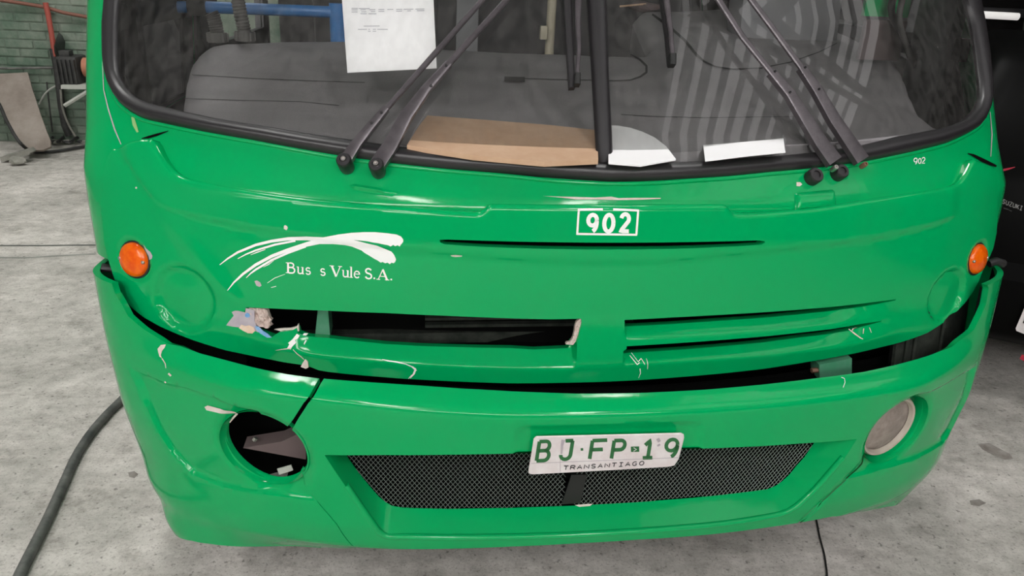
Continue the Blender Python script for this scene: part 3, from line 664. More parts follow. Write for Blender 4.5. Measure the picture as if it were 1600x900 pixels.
tl_ = [(uTL - 0.004, MASK.inv([(899, 541)])[0, 1]), (uTL - 0.004, MASK.inv([(899, 575)])[0, 1])]; tl2 = [(x + 0.008, y) for x, y in tl_]
tr_ = [(uTR - 0.004, MASK.inv([(977, 508)])[0, 1]), (uTR - 0.004, MASK.inv([(977, 571)])[0, 1])]; tr2 = [(x + 0.008, y) for x, y in tr_]
rl = np.array([c for c in ridge if abs(c[0]) < 0.85])
mask = spanel('front_mask', MASK, mask_uv, [MASK.inv(p) for p in (SLOT_px, HOLE_px, SA_px, SB_px)], M['green'], bus, relief=mask_relief, grid=0.009, edge=0.006,
              rows=(0.0025, 0.0055, 0.009), thick=0.028, lines=[tl_, tl2, tr_, tr2] + [rl + (0, k) for k in (-0.008, -0.005, -0.0025, 0, 0.0025, 0.005, 0.008)] + [hl1 + (0, k) for k in (-0.004, 0, 0.004)] + [crease], label='green front mask panel with torn grille opening', sharp=50)
mmap = surf_mapper(MASK, mask_relief, 0.0016)

# ---- bumper
BT_px = [(152, 424), (160, 424), (172, 425), (179, 457), (190, 475), (200, 494), (225, 515), (250, 530), (262, 537), (282, 541), (312, 552), (350, 562), (400, 575), (450, 585), (492, 590.5), (510, 592), (575, 597), (650, 602), (720, 607), (800, 611.5), (900, 615), (1000, 614), (1100, 609), (1200, 600), (1275, 591), (1350, 581), (1400, 570), (1450, 556), (1487, 542), (1500, 532), (1515, 521), (1522, 515), (1532, 495), (1541, 475), (1545, 450), (1549, 422), (1562, 418)]
bt = BUMP.inv(BT_px)
bt[:3, 1] = 0.945; bt[-2:, 1] = 0.945; bt[0] = (-(UMAX - 0.02), 0.945); bt[-1] = (UMAX - 0.02, 0.945)
ub = UMAX + 0.55
ztop = float(max(bt[0, 1], bt[-1, 1]))
BB_px = [(285, 838), (300, 845), (330, 850), (400, 854), (500, 856), (559, 856), (640, 858), (700, 857.5), (800, 854), (900, 849), (1000, 843), (1100, 836), (1200, 824), (1247, 817), (1300, 807), (1350, 799), (1385, 792)]
bb_ = BUMP.inv(BB_px); bb_ = bb_[np.argsort(bb_[:, 0])]; bb_[:, 1] = np.clip(bb_[:, 1], 0.19, 0.36)
bb_ = np.vstack([[(-ub, 0.22)], [(-UMAX, 0.195)], bb_[(np.abs(bb_[:, 0]) < 1.22) & (bb_[:, 1] > 0.191)], [(UMAX, 0.215)], [(ub, 0.22)]])
FOGL_px = [(412 + 68 * math.cos(t) * 1.0, 697 + 49 * math.sin(t) + 4 * math.cos(t)) for t in np.linspace(0, 2 * math.pi, 40, endpoint=False)]
FOGR_px = [(1407 + 50 * math.cos(t), 668 + 40 * math.sin(t) - 10 * math.cos(t)) for t in np.linspace(0, 2 * math.pi, 40, endpoint=False)]
fl = BUMP.inv([(408, 707)])[0]; fr_ = BUMP.inv([(1408, 677)])[0]
fr_r = 0.5 * abs(BUMP.inv([(478, 700)])[0, 0] - BUMP.inv([(345, 690)])[0, 0])
def circ(c, r, n=48, sq=1.0): return np.array([(c[0] + r * math.cos(t), c[1] + r * sq * math.sin(t)) for t in np.linspace(0, 2 * math.pi, n, endpoint=False)])
fogL = circ(fl, fr_r, sq=0.93); fogR = circ(fr_, fr_r, sq=0.93)
GR_px = [(507, 711), (600, 711), (700, 710.5), (820, 708), (940, 705), (1060, 702), (1150, 699), (1250, 693), (1339, 686), (1320, 716), (1300, 739), (1275, 767), (1250, 790), (1240, 797), (1228, 803), (1205, 809), (1150, 818), (1100, 824), (1000, 832), (900, 838), (800, 841), (700, 842), (640, 841), (615, 841), (602, 839), (592, 833), (585, 825), (565, 797), (540, 760)]
GN_px = [(536, 704), (600, 702), (700, 702), (820, 700), (940, 697), (1060, 694), (1150, 692), (1220, 690), (1274, 689), (1257, 714), (1245, 727), (1233, 742), (1222, 752), (1212, 759), (1200, 764), (1180, 767), (1130, 773), (1080, 778), (990, 785), (900, 790), (800, 793.5), (700, 795), (650, 794), (628, 793), (612, 790), (602, 784), (592, 776), (578, 760), (560, 738)]
gr = BUMP.inv(GR_px)
SEAM_L = BUMP.inv([(503, 585), (497, 600), (478, 630), (462, 655), (457, 664)])
SEAM_L2 = BUMP.inv([(462, 738), (466, 744), (480, 764), (496, 784), (527, 820), (559, 857)])
SEAM_R2 = BUMP.inv([(1362, 710), (1357, 714), (1340, 732), (1321, 750), (1285, 783), (1247, 819)])
podL = BUMP.inv([(205, 577), (232, 588), (260, 600), (290, 606), (330, 620), (372, 637), (398, 648), (420, 668), (440, 690), (462, 735), (480, 764), (496, 784), (450, 778), (400, 771), (350, 762), (300, 742), (265, 705), (246, 675), (226, 630)])
podR = BUMP.inv([(1525, 572), (1500, 587), (1450, 615), (1432, 624), (1415, 645), (1385, 680), (1357, 714), (1340, 732), (1321, 750), (1375, 736), (1437, 715), (1475, 692), (1490, 675), (1508, 640)])
pk = BUMP.inv([(803, 700), (806, 671), (820, 667), (1000, 662), (1085, 659), (1097, 664), (1098, 696)])
def soft_in(q, poly, w_):
    d = pdist(q, poly, True); s = inside(q, poly); return sst(np.where(s, d, -d), -w_ * 0.3, w_)
pkpoly = np.vstack([pk, [(pk[-1, 0], pk[-1, 1] - 0.05), (pk[0, 0], pk[0, 1] - 0.05)]])
def bump_relief(q):
    u, v = q[:, 0], q[:, 1]; h = np.zeros(len(q))
    for p in (podL, podR):
        bb = (u > p[:, 0].min() - .03) & (u < p[:, 0].max() + .03) & (v > p[:, 1].min() - .03) & (v < p[:, 1].max() + .03)
        if bb.any(): h[bb] -= 0.011 * soft_in(q[bb], p, 0.006)
    bb = (np.abs(u) < 0.35) & (v > 0.5) & (v < 0.75)
    if bb.any(): h[bb] -= 0.006 * soft_in(q[bb], pkpoly, 0.008)
    for c in (fl, fr_):
        rr = np.hypot(u - c[0], (v - c[1]) / 0.93) / fr_r
        h -= 0.012 * (1 - sst(rr, 1.0, 1.22))
    bb = pdist(q, SEAM_R2) < 0.02
    if bb.any(): h[bb] -= 0.006 * np.exp(-(pdist(q[bb], SEAM_R2) / 0.0035) ** 2)
    return h
# the kerb-side corner is a piece of its own: split the outline along the seam
def split_bumper(gap=0.0055):
    s1 = SEAM_L.copy(); s2 = SEAM_L2.copy()
    s1[0, 1] = cv(bt[np.argsort(bt[:, 0])], s1[0, 0]); s2[-1, 1] = cv(bb_, s2[-1, 0])
    a1 = math.atan2(s1[-1, 1] - fl[1], s1[-1, 0] - fl[0]); a2 = math.atan2(s2[0, 1] - fl[1], s2[0, 0] - fl[0])
    def ring(t0, t1, n=30): return np.array([(fl[0] + fr_r * math.cos(t), fl[1] + 0.93 * fr_r * math.sin(t)) for t in np.linspace(t0, t1, n)])
    g1, g2 = gap * 1.0, gap * 0.25
    s1L, s1R = s1 - (g1, 0), s1 + (g1, 0); s2L, s2R = s2 - (g2, 0), s2 + (g2, 0)
    topL = np.array([p for p in bt if p[0] < s1L[0, 0] - 0.004]); topR = np.array([p for p in bt if p[0] > s1R[0, 0] + 0.004])
    bL = np.array([p for p in bb_ if p[0] < s2L[-1, 0] - .01]); bR = np.array([p for p in bb_ if p[0] > s2R[-1, 0] + .01])
    left = np.vstack([[(-ub, bt[0, 1] - .02), (-UMAX - .02, bt[0, 1])], topL, s1L[:-1], ring(a1 + 0.06, a2 + 2 * math.pi - 0.02, 44), s2L[1:], bL[::-1]])
    right = np.vstack([s1R[::-1][1:], topR, [(UMAX + .02, bt[-1, 1]), (ub, bt[-1, 1] - .02)], bR[::-1], s2R[::-1][:-1], ring(a2 + 0.02, a1 - 0.06, 20)])
    return left, right
bl_, br_ = split_bumper()
bump_c = spanel('bumper', BUMP, br_, [gr, fogR], M['green_dusty'], bus, relief=bump_relief, grid=0.011, edge=0.007, rows=(0.003, 0.006), thick=0.016, lines=[podR, podR * 0.97 + podR.mean(0) * 0.03, pk], sharp=50, label='green bumper main section with grille opening')
bump_l = spanel('bumper_corner', BUMP, bl_, [], M['green_dusty'], bus, relief=bump_relief, grid=0.011, edge=0.007, rows=(0.003, 0.006), thick=0.016, lines=[podL, podL * 0.975 + podL.mean(0) * 0.025], sharp=50, label='cracked green bumper corner with empty lamp hole')
bmap = surf_mapper(BUMP, bump_relief, 0.0016)

# ---- grille funnel: walls from the front opening to the mesh outline, then the mesh itself
DEEP = Surf([(0.2, 1.572), (0.7, 1.572)], [(0.3, 0.40)], [(0.3, 1.22)])
gn = DEEP.inv(GN_px)
A = BUMP.P(gr[:, 0], gr[:, 1]) + BUMP.N(gr[:, 0], gr[:, 1]) * 0.0; B = DEEP.P(gn[:, 0], gn[:, 1])
V, Fc = [], []; K = 7
A2, B2 = dens(A, B, 0.012)
gnn = BUMP.N(*dens(gr, gr, 0.012)[0].T) if False else None
for a, b in zip(A2, B2):
    for k in range(K):
        t = k / (K - 1); p = a * (1 - t) + b * t
        # rounded lip at the front edge
        p = p + np.array([0, 1, 0]) * 0.0
        V.append(p)
n = len(A2); Fc = [(i * K + j, i * K + j + 1, ((i + 1) % n) * K + j + 1, ((i + 1) % n) * K + j) for i in range(n) for j in range(K - 1)]
pyd('grille_surround', V, Fc, M['green_dusty'], bump_c, True, 35)
# rounded bead along the lower lip
lipi = [i for i in range(len(GR_px)) if i >= 9]
q = smooth_path(gr[lipi], 5); lipP = BUMP.P(q[:, 0], q[:, 1]) + np.array([0, 0.0075, -0.001])
tube('grille_lip', lipP, 0.0085, M['green_dusty'], bump_c, 10)
# expanded metal mesh: two crossing families of thin strands cut to the outline
def mesh_panel(clip, nm, lab):
    V, Fc = [], []; poly = resample(gn, 0.02); lo, hi = gn.min(0) - .01, gn.max(0) + .01
    p = 0.0125
    for fam in (1, -1):
        n = int((hi[0] - lo[0] + (hi[1] - lo[1])) / p) + 60
        for i in range(-30, n):
            vv = np.arange(lo[1], hi[1], 0.004); u0 = lo[0] + i * p if fam == 1 else lo[0] + i * p
            uu = u0 + fam * (vv - lo[1]) / 1.25 + (0 if fam == 1 else 0.0)
            pts = np.stack([uu, vv], 1); ok = inside(pts, poly) & clip(pts)
            if ok.sum() < 3: continue
            idx = np.where(ok)[0]
            for seg in np.split(idx, np.where(np.diff(idx) > 1)[0] + 1):
                if len(seg) < 3: continue
                s = pts[seg][::3]
                if len(s) < 2: continue
                P3 = DEEP.P(s[:, 0], s[:, 1]); N3 = DEEP.N(s[:, 0], s[:, 1]); w_ = 0.0009
                for k, (x, nn) in enumerate(zip(P3, N3)):
                    b = len(V); V += [x + (-w_, 0, 0) , x + nn * 0.0013, x + (w_, 0, 0)]
                    if k: Fc += [(b - 3, b - 2, b + 1, b), (b - 2, b - 1, b + 2, b + 1)]
    o = pyd(nm, V, Fc, M['mesh'], bump_c, False, None, lab); o['kind'] = 'stuff'; return o
cb = DEEP.inv([(880, 790), (900, 745)]); cbu = cb[:, 0].mean()
mesh_panel(lambda q: q[:, 0] < cbu - 0.012, 'grille_mesh', 'expanded metal mesh left of the plate strap')
mesh_panel(lambda q: q[:, 0] > cbu + 0.014, 'grille_mesh', 'expanded metal mesh right of the plate strap')
sv = at_y([(893, 742), (917, 742), (907, 786), (878, 788)], 1.566)
pyd('plate_strap', list(sv) + [v + np.array([0, 0.004, 0]) for v in sv], [(0, 1, 2, 3), (4, 7, 6, 5), (0, 4, 5, 1), (1, 5, 6, 2), (2, 6, 7, 3), (3, 7, 4, 0)], M['black'], bump_c, False)

# ---- lamps, indicators
def frame_on(S, uv, relief=None):
    u, v = np.array([uv[0]]), np.array([uv[1]]); n = S.N(u, v)[0]; p = S.P(u, v)[0]
    z = Vector(n); x = Vector((0, 0, 1)).cross(z).normalized(); y = z.cross(x)
    return Matrix(((x.x, y.x, z.x, p[0]), (x.y, y.y, z.y, p[1]), (x.z, y.z, z.z, p[2]), (0, 0, 0, 1)))
def lathe(name, prof, mt, m, parent, seg=40, sx=1.0, sy=1.0, label=None):
    V, Fc = [], []; k = len(prof)
    for i in range(seg):
        a = 2 * math.pi * i / seg
        for r, z in prof: V.append(tuple(mt @ Vector((r * math.cos(a) * sx, r * math.sin(a) * sy, z))))
    Fc = [(i * k + j, ((i + 1) % seg) * k + j, ((i + 1) % seg) * k + j + 1, i * k + j + 1) for i in range(seg) for j in range(k - 1)]
    return pyd(name, V, Fc, m, parent, True, 40, label)
for c in (sgL, sgR):
    mt = frame_on(MASK, c)
    bz = lathe('indicator_lamp', [(0.0, -0.012), (0.046, -0.012), (0.047, -0.004), (0.043, -0.003)], mt, M['black'], bus)
    lathe('amber_lens', [(0.043, -0.006), (0.042, 0.001), (0.036, 0.007), (0.022, 0.0105), (0.0, 0.012)], mt, M['orange'], bz)
    for dx in (-0.035, 0.035):
        lathe('screw', [(0.0045, 0.003), (0.0045, 0.0075), (0.003, 0.009), (0, 0.009)], mt @ Matrix.Translation((dx, 0, 0)), M['steel'], bz, 10)
# empty lamp hole: cup wall behind the corner piece
def cup(name, c, depth, m, parent, r0, r1, jag=None):
    mt = frame_on(BUMP, c); prof = [(r0, -0.014), (r0 * 0.99, -0.02), (r1, -depth)]; return lathe(name, prof, mt, m, parent, 48, 1, 0.93)
cup('lamp_cup', fl, 0.034, M['green_dusty'], bump_l, fr_r * 1.02, fr_r * 0.95)
cup('lamp_cup', fr_, 0.085, M['green_dusty'], bump_c, fr_r * 1.02, fr_r * 0.94)
# fitted fog lamp on the right; it faces a little inwards
d = rays([(1399, 669)])[0]; mt = frame_on(BUMP, fr_); p0 = BUMP.P(fr_[0:1], fr_[1:2])[0] - BUMP.N(fr_[0:1], fr_[1:2])[0] * 0.035
z = Vector(BUMP.N(fr_[0:1], fr_[1:2])[0]); z = (z + Vector((0.0, -0.08, 0.0))).normalized(); x = Vector((0, 0, 1)).cross(z).normalized(); y = z.cross(x); p0 = p0 + np.array([-0.012, 0, 0.002])
mt = Matrix(((x.x, y.x, z.x, p0[0]), (x.y, y.y, z.y, p0[1]), (x.z, y.z, z.z, p0[2]), (0, 0, 0, 1))); R_ = fr_r * 0.80
fog = lathe('fog_lamp', [(R_ * 1.04, -0.05), (R_ * 1.04, 0.004), (R_ * 0.99, 0.012), (R_ * 0.93, 0.010), (R_ * 0.88, 0.0)], mt, M['lamp_rim'], bus, label='dirty round fog lamp with pale rim')
lathe('lamp_lens', [(R_ * 0.9, -0.002), (R_ * 0.7, 0.004), (R_ * 0.4, 0.008), (0, 0.0095)], mt, M['lamp'], fog)
lathe('lamp_housing', [(R_ * 1.12, -0.03), (R_ * 1.12, -0.012), (R_ * 1.03, -0.010)], mt, M['black'], fog)

# ---- black sheets put in as the shade behind the gaps, plus chassis parts
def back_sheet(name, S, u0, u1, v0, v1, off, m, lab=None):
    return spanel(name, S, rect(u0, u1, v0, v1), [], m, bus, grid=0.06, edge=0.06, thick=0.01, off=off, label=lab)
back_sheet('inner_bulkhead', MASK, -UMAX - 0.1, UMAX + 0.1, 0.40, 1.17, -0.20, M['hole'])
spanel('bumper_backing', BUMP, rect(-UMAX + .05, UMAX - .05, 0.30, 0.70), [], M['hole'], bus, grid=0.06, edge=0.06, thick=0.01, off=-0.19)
bm = bmesh.new(); add_box(bm, (0, 1.99, 0.37), (1.6, 0.72, 0.012)); bmo('under_tray', bm, M['hole'], bus)  # black plate added to keep the space behind the mesh dark
bm = bmesh.new(); add_box(bm, (0, 1.86, 0.775), (1.9, 0.03, 0.03)); bmo('cross_tube', bm, M['under'], bus)
for dz in (0, 0.02, 0.04):
    box('radiator_slat', (-0.15, 1.80, 0.835 + dz), (0.55, 0.02, 0.008), M['under'], bus, bevel=0)
for sg in (-1, 1):
    lt = bt[np.argsort(bt[:, 0])]; lt = lt[(lt[:, 0] * sg > 0.95)]
    spanel('bumper_liner', BUMP, np.vstack([lt - (0, 0.004), [(lt[-1, 0], 0.62), (lt[0, 0], 0.62)]]), [], M['hole'], bus, grid=0.03, edge=0.02, thick=0, off=-0.0175)  # black lining added as the shade inside the bumper
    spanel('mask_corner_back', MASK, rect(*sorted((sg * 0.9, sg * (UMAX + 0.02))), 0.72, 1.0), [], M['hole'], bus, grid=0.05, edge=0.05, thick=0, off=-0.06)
# painted bracket inside the torn hole
q = at_y([(497, 480), (512, 480), (516, 528), (492, 528)], 1.76)
pyd('mask_bracket', list(q) + [v + np.array([0.0, 0.07, 0]) for v in q], [(0, 1, 2, 3), (4, 7, 6, 5), (0, 4, 5, 1), (1, 5, 6, 2), (2, 6, 7, 3), (3, 7, 4, 0)], M['green_bracket'], bus, False)
q = at_y([(1280, 570), (1331, 560), (1331, 586), (1281, 594)], 1.70)
br2 = pyd('bumper_bracket', list(q) + [v + np.array([0.0, 0.05, 0]) for v in q], [(0, 1, 2, 3), (4, 7, 6, 5), (0, 4, 5, 1), (1, 5, 6, 2), (2, 6, 7, 3), (3, 7, 4, 0)], M['green_bracket'], bus, False)
q = at_y([(1268, 579), (1280, 578)], 1.71); tube('bolt', q, 0.007, M['rust'], br2, 6)
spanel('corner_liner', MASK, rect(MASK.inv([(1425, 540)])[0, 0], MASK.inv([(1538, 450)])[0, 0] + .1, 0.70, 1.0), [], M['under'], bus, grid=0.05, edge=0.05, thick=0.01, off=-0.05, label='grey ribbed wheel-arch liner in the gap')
for px in (1442, 1455, 1497):
    q = MASK.inv([(px, 520)])[0]; s = MASK.P(np.array([q[0]] * 2), np.array([0.72, 0.98])) - MASK.N(np.array([q[0]] * 2), np.array([0.72, 0.98])) * 0.046
    tube('liner_rib', s, 0.006, M['under'], bus, 6)
# side clips where bumper meets body
for sg, px in ((-1, [(160, 418), (178, 420), (186, 440)]), (1, [(1545, 412), (1556, 408), (1568, 412)])):
    q = at_y(px, 1.93 if sg < 0 else 1.9); tube('bumper_clip', q, 0.012, M['black'], bus, 8)
# things inside the empty lamp hole
q = at_y([(380, 700), (478, 718), (478, 672), (440, 690)], 1.66); pyd('chassis_beam', list(q) + [v + np.array([0, .05, 0]) for v in q], [(0, 1, 2, 3), (4, 7, 6, 5), (0, 4, 5, 1), (1, 5, 6, 2), (2, 6, 7, 3), (3, 7, 4, 0)], M['brown'], bus, False)
q = at_y([(433, 733), (455, 727), (458, 735), (436, 742)], 1.63); pyd('tin_tab', list(q) + [v + np.array([0, .003, 0]) for v in q], [(0, 1, 2, 3), (4, 7, 6, 5), (0, 4, 5, 1), (1, 5, 6, 2), (2, 6, 7, 3), (3, 7, 4, 0)], M['pale'], bus, False)
tube('bolt', at_y([(397, 688), (400, 684)], 1.67), 0.006, M['steel'], bus, 6)

# ---- number plate
Ptl, Ptr = at_y([(834, 682.5), (1069, 677)], 1.462); Pbl, Pbr = at_y([(825.5, 741), (1055, 728)], 1.487)
PLn = np.cross(Ptr - Ptl, Ptl - Pbl); PLn /= np.linalg.norm(PLn); PLn = -PLn if PLn[1] > 0 else PLn
def plate_map(off):
    def f(px):
        d = rays(px); t = ((Ptl + Pbr) / 2 - CAM) @ PLn / (d @ PLn); return CAM + d * t[:, None] + PLn * off
    return f
pm = plate_map(0.0)
outl = [(838, 682.3), (900, 681), (1000, 678.6), (1064, 677), (1068.5, 679), (1069, 684), (1063, 708), (1060, 718), (1054, 727), (1045, 729), (950, 734.5), (830, 741), (826, 739.5), (826, 734), (831, 705), (834, 686)]
o_ = pm(outl); c_ = o_.mean(0); nP = len(outl); V = list(o_) + list(o_ * 0.985 + c_ * 0.015 + PLn * 0.0015) + list(o_ - PLn * 0.002)
Fc = [tuple(range(nP, 2 * nP))[::-1]] + [(i, (i + 1) % nP, nP + (i + 1) % nP, nP + i) for i in range(nP)] + [(i, 2 * nP + i, 2 * nP + (i + 1) % nP, (i + 1) % nP) for i in range(nP)]
plate = pyd('number_plate', V, Fc, M['plate'], bus, False, None, 'bent white number plate with green characters')
pm2 = plate_map(0.0022); it = []
def pl(ch, x0, x1, yb, yt, wd=5.8):
    # characters lean with the plate
    k = 0.16
    it.extend(place(ch, (x0, yb), (x1, yb - (x1 - x0) * 0.035), (x0 + (yb - yt) * k, yt), wd))
pl('B', 838, 856, 719, 689); pl('J', 872, 891, 717, 688); pl('F', 921, 944, 716, 687.5); pl('P', 955, 973, 715.5, 687.5); pl('1', 1003, 1019, 714.5, 687); pl('9', 1036, 1057, 713.5, 686)
it.append(([(985.5, 701), (998.5, 700.6)], 8.5)); it.append(([(907, 701.2), (911, 701)], 4))
strokes('plate_characters', it, pm2, M['plate_green'], plate, step=4)
strokes('plate_arrow', [([(989.5, 698), (994, 700.8), (989.5, 703.5)], 1.3)], plate_map(0.003), M['plate'], plate)
it = []
for i, ch in enumerate('TRANSANTIAGO'):
    x = 880 + i * 10.75; y = 733.2 - i * 0.66; it += place(ch, (x, y), (x + 7, y - 0.4), (x + 1.2, y - 6.0), 1.5)
strokes('plate_lettering', it, pm2, M['plate_black'], plate, step=4)
strokes('plate_seam', [([(830, 723), (940, 718.5), (1059, 714)], 0.8), ([(875, 716), (875, 736)], 0.7)], pm2, M['lilac'], plate)
for s_ in [([(880, 686), (878, 694), (877, 708)], [6, 4, 3]), ([(1027, 684), (1030, 689)], 5), ([(1028, 693), (1029.5, 695.5)], 5)]: strokes('rust_mark', [s_], plate_map(0.0028), M['lilac'], plate)

# ---- decals on the mask
it = [([(902.5, 327.5), (941, 326.6)], 3.2), ([(957, 326.8), (996, 328.4)], 3.2), ([(996, 327), (993, 366.5)], 3.2), ([(994, 366), (900, 364.6)], 3.2), ([(901, 366), (903.5, 327)], 3.2)]
strokes('number_frame', it, mmap, M['white'], mask)
it = place('9', (916, 361), (932, 361), (917.5, 335), 6.4) + place('0', (941, 361), (958, 361), (942.5, 335), 6.4) + place('2', (967, 360.5), (982, 360.5), (968.5, 334), 6.2)
strokes('fleet_number', it, mmap, M['white'], mask)
bodymap = surf_mapper(BODY, None, 0.002)
it = place('9', (1426, 257), (1432, 257), (1427, 247.5), 1.3) + place('0', (1433.5, 256), (1438.5, 256), (1434, 248), 1.3) + place('2', (1439, 255.5), (1444.5, 255.5), (1439.5, 246.5), 1.3)
strokes('handwritten_number', it, bodymap, M['white'], bus)
sw = [([(344, 413.5), (356, 404), (372, 394), (400, 382.5), (425, 376.5), (450, 373), (480, 372), (508, 374.5)], [0.8, 2.4, 3.4, 4, 4.4, 5, 6.5, 9]),
      ([(372, 404), (385, 397), (400, 391), (430, 382), (462, 376)], [0.8, 2, 2.8, 3.2, 3]), ([(392, 398), (402, 394), (415, 389.5)], [0.5, 1.6, 0.8]),
      ([(357, 453), (366, 441), (380, 428), (400, 413.5), (425, 400), (450, 390.5), (480, 381.5), (512, 374)], [0.8, 2.4, 3.6, 4.4, 4.8, 5.2, 7, 9]),
      ([(385, 434), (392, 427), (400, 421), (425, 406), (450, 395), (478, 385)], [0.6, 2, 3, 3.4, 3.4, 3]), ([(412, 417), (420, 413), (428, 407)], [0.5, 1.2, 0.5])]
strokes('swoosh_tail', sw, mmap, M['white'], mask)
H1 = [(500, 371), (512, 369), (530, 365.5), (550, 363), (570, 362), (587, 362), (605, 363.5), (620, 365.5), (627, 368.5), (630.5, 373), (630.5, 377), (627, 381), (625, 384), (622, 382), (618, 383.5), (615, 381.5), (611, 384), (607, 382), (600, 380.8), (592, 379), (583, 377.8), (575, 376), (565, 375), (555, 374), (530, 377.5), (505, 380)]
H2 = [(500, 370), (530, 372), (555, 374.3), (565, 377), (575, 379.5), (590, 382.8), (598, 386.5), (605, 390), (612, 393), (616, 398), (619, 405), (617.5, 409), (615, 411), (612, 410), (609, 412.5), (606, 410), (602, 411), (598, 409), (595, 410), (590, 406.5), (585, 404), (577, 399), (570, 395), (565, 391), (560, 389), (550, 385), (540, 382.8), (520, 381), (500, 381)]
for hp in (H1, H2): patch('swoosh_head', MASK, hp, M['white'], mask, mask_relief, 0.0017)
# serif company name, thick and thin strokes with serifs
def bline(x): return 426.2 + (x - 447) * 0.072
LET = {}; cur = ['B']
it = []
def st(pts, wd): LET.setdefault(cur[0], []).append(([(x, bline(x) - y) for x, y in pts], wd))
def st_old(pts, wd): it.append(([(x, bline(x) - y) for x, y in pts], wd))
def serif(x, y, hw=3.2): st([(x - hw, y), (x + hw, y)], 1.1)
# B
st([(450.5, 0), (450.5, 16.5)], 3); st([(447, 16), (454, 16)], 1.2); st([(447, .5), (454, .5)], 1.2)
st([(453, 16)] + [(a, b) for a, b in arc(455, 12.6, 4.2, 3.5, 90, -90)] + [(452, 9)], 2.0); st([(453, 9)] + arc(456, 4.8, 4.8, 4.3, 90, -90) + [(452, .5)], 2.3)
def let_u(x):
    st([(x + 2.2, 11), (x + 2.2, 3.2)] + arc(x + 5.2, 3.2, 3, 2.6, 180, 330) , 2.0); st([(x + 9.2, 11), (x + 9.2, 0)], 2.4); st([(x, 10.7), (x + 2.8, 10.7)], 1); st([(x + 7, 10.7), (x + 9.5, 10.7)], 1); st([(x + 9, .5), (x + 11.5, .5)], 1)
def let_s(x):
    st(arc(x + 4.2, 8.0, 3.0, 2.6, 30, 250) + arc(x + 4.3, 3.0, 3.3, 2.7, 80, -160), 1.9)
cur[0] = 'u'; let_u(464); cur[0] = 's'; let_s(477.5); cur[0] = 's2'; let_s(500.5); cur[0] = 'V'
st([(518.5, 16.5), (525.5, 0)], 3.0); st([(532, 16.5), (525.5, 0)], 1.4); serif(518.7, 16.2, 3.6); serif(531.8, 16.2, 3)
cur[0] = 'u2'; let_u(534.5); cur[0] = 'l'
st([(549, 0), (549, 17)], 2.4); st([(547, 16.6), (549.5, 16.6)], 1); serif(549, .5, 2.6)
cur[0] = 'e'
st([(553.6, 6.2), (562.3, 6.2)], 1.2); st([(562, 6.4)] + arc(558, 5.6, 4.2, 5.2, 10, 320), 1.9)
cur[0] = 'S'
st(arc(576, 12.3, 4.3, 3.7, 20, 260) + arc(576, 4.4, 4.7, 4.0, 80, -165), 2.4)
cur[0] = 'dot'
st([(585, 0.4), (585, 2.8)], 2.5)
cur[0] = 'A'
st([(591, 0), (598.5, 16.5)], 1.4); st([(598.2, 16.5), (605.2, 0)], 3.0); st([(593, 5.5), (603, 5.5)], 1.2); serif(591.3, .5, 2.8); serif(605, .5, 3.4)
cur[0] = 'dot2'
st([(611.5, 0.4), (611.5, 2.8)], 2.5)
for k_ in LET: strokes('company_letter', LET[k_], mmap, M['white'], mask, step=2)

# ---- paint damage, each patch with its own outline
def chip(px, m='chip', S=MASK, rel=mask_relief, par=mask, off=0.0015, nm='paint_chip'): patch(nm, S, px, M[m], par, rel, off, grid=0.006, edge=0.003)
FP = [(354, 508), (360, 500), (366, 493), (363, 487), (368, 485), (373, 485), (384, 488), (385, 481), (390, 481), (400, 483), (398, 500), (402, 512), (410, 520), (424, 522), (430, 518.5), (437, 519), (432, 524), (426, 528), (420, 528), (410, 524), (402, 520), (395, 521), (388, 520), (380, 516), (374, 512), (364, 510)]
FPr = FP
def frag(px, m, off=0.0022, nm='exposed_filler', thick=0.002): patch(nm, MASK, px, M[m], mask, lambda q: np.where(True, np.maximum(mask_relief(q), -0.006), 0), off, grid=0.005, edge=0.003, thick=thick)
frag([(354, 508), (360, 500), (366, 493), (363, 487), (368, 485), (373, 485), (384, 488), (385, 481), (398, 484), (398, 500), (402, 512), (404, 519), (395, 515), (380, 511), (372, 511), (364, 510)], 'lilac')
frag([(374, 512), (378, 507), (384, 509), (390, 508), (397, 511), (399, 517), (395, 520.5), (388, 520), (380, 516)], 'tan', 0.0032)
frag([(399, 509), (405, 510), (411, 516), (419, 521), (425, 527), (418, 527), (408, 521), (402, 516)], 'blue_chip', 0.0034)
frag([(384, 490), (387, 488), (391, 490), (391, 495), (387, 496), (384, 494)], 'blue_chip', 0.0034)
# torn fibre tuft hanging in the hole edge
c0 = MASK.inv([(405, 499)])[0]
V, Fc = [], []
tuft_px = [(388, 481), (396, 482), (405, 482), (413, 484), (417, 487), (419, 492), (420, 497), (423, 500), (422, 504), (425, 508), (420, 509), (419, 513), (412, 512), (405, 511), (399, 509), (397, 502), (394, 494), (389, 488)]
patch('torn_fibreglass', MASK, tuft_px, M['fibre'], mask, lambda q: 0.006 * np.sin(q[:, 0] * 260) * np.sin(q[:, 1] * 210 + q[:, 0] * 90) - 0.004, 0.002, grid=0.004, edge=0.003, thick=0.012)
patch('torn_fibreglass', MASK, [(908, 498), (910, 500), (909, 508), (907, 516), (905, 525), (902, 532), (896, 540), (885, 539), (886, 536), (892, 535), (896, 528), (898, 520), (899, 512), (901, 505)], M['fibre'], mask, None, -0.006, grid=0.005, edge=0.003, thick=0.012)
patch('torn_fibreglass', MASK, [(425, 517), (437, 515.5), (450, 515), (461, 512), (463, 508), (464, 520), (456, 518.5), (437, 520)], M['chip'], mask, None, -0.014, grid=0.005, edge=0.003, thick=0.008)
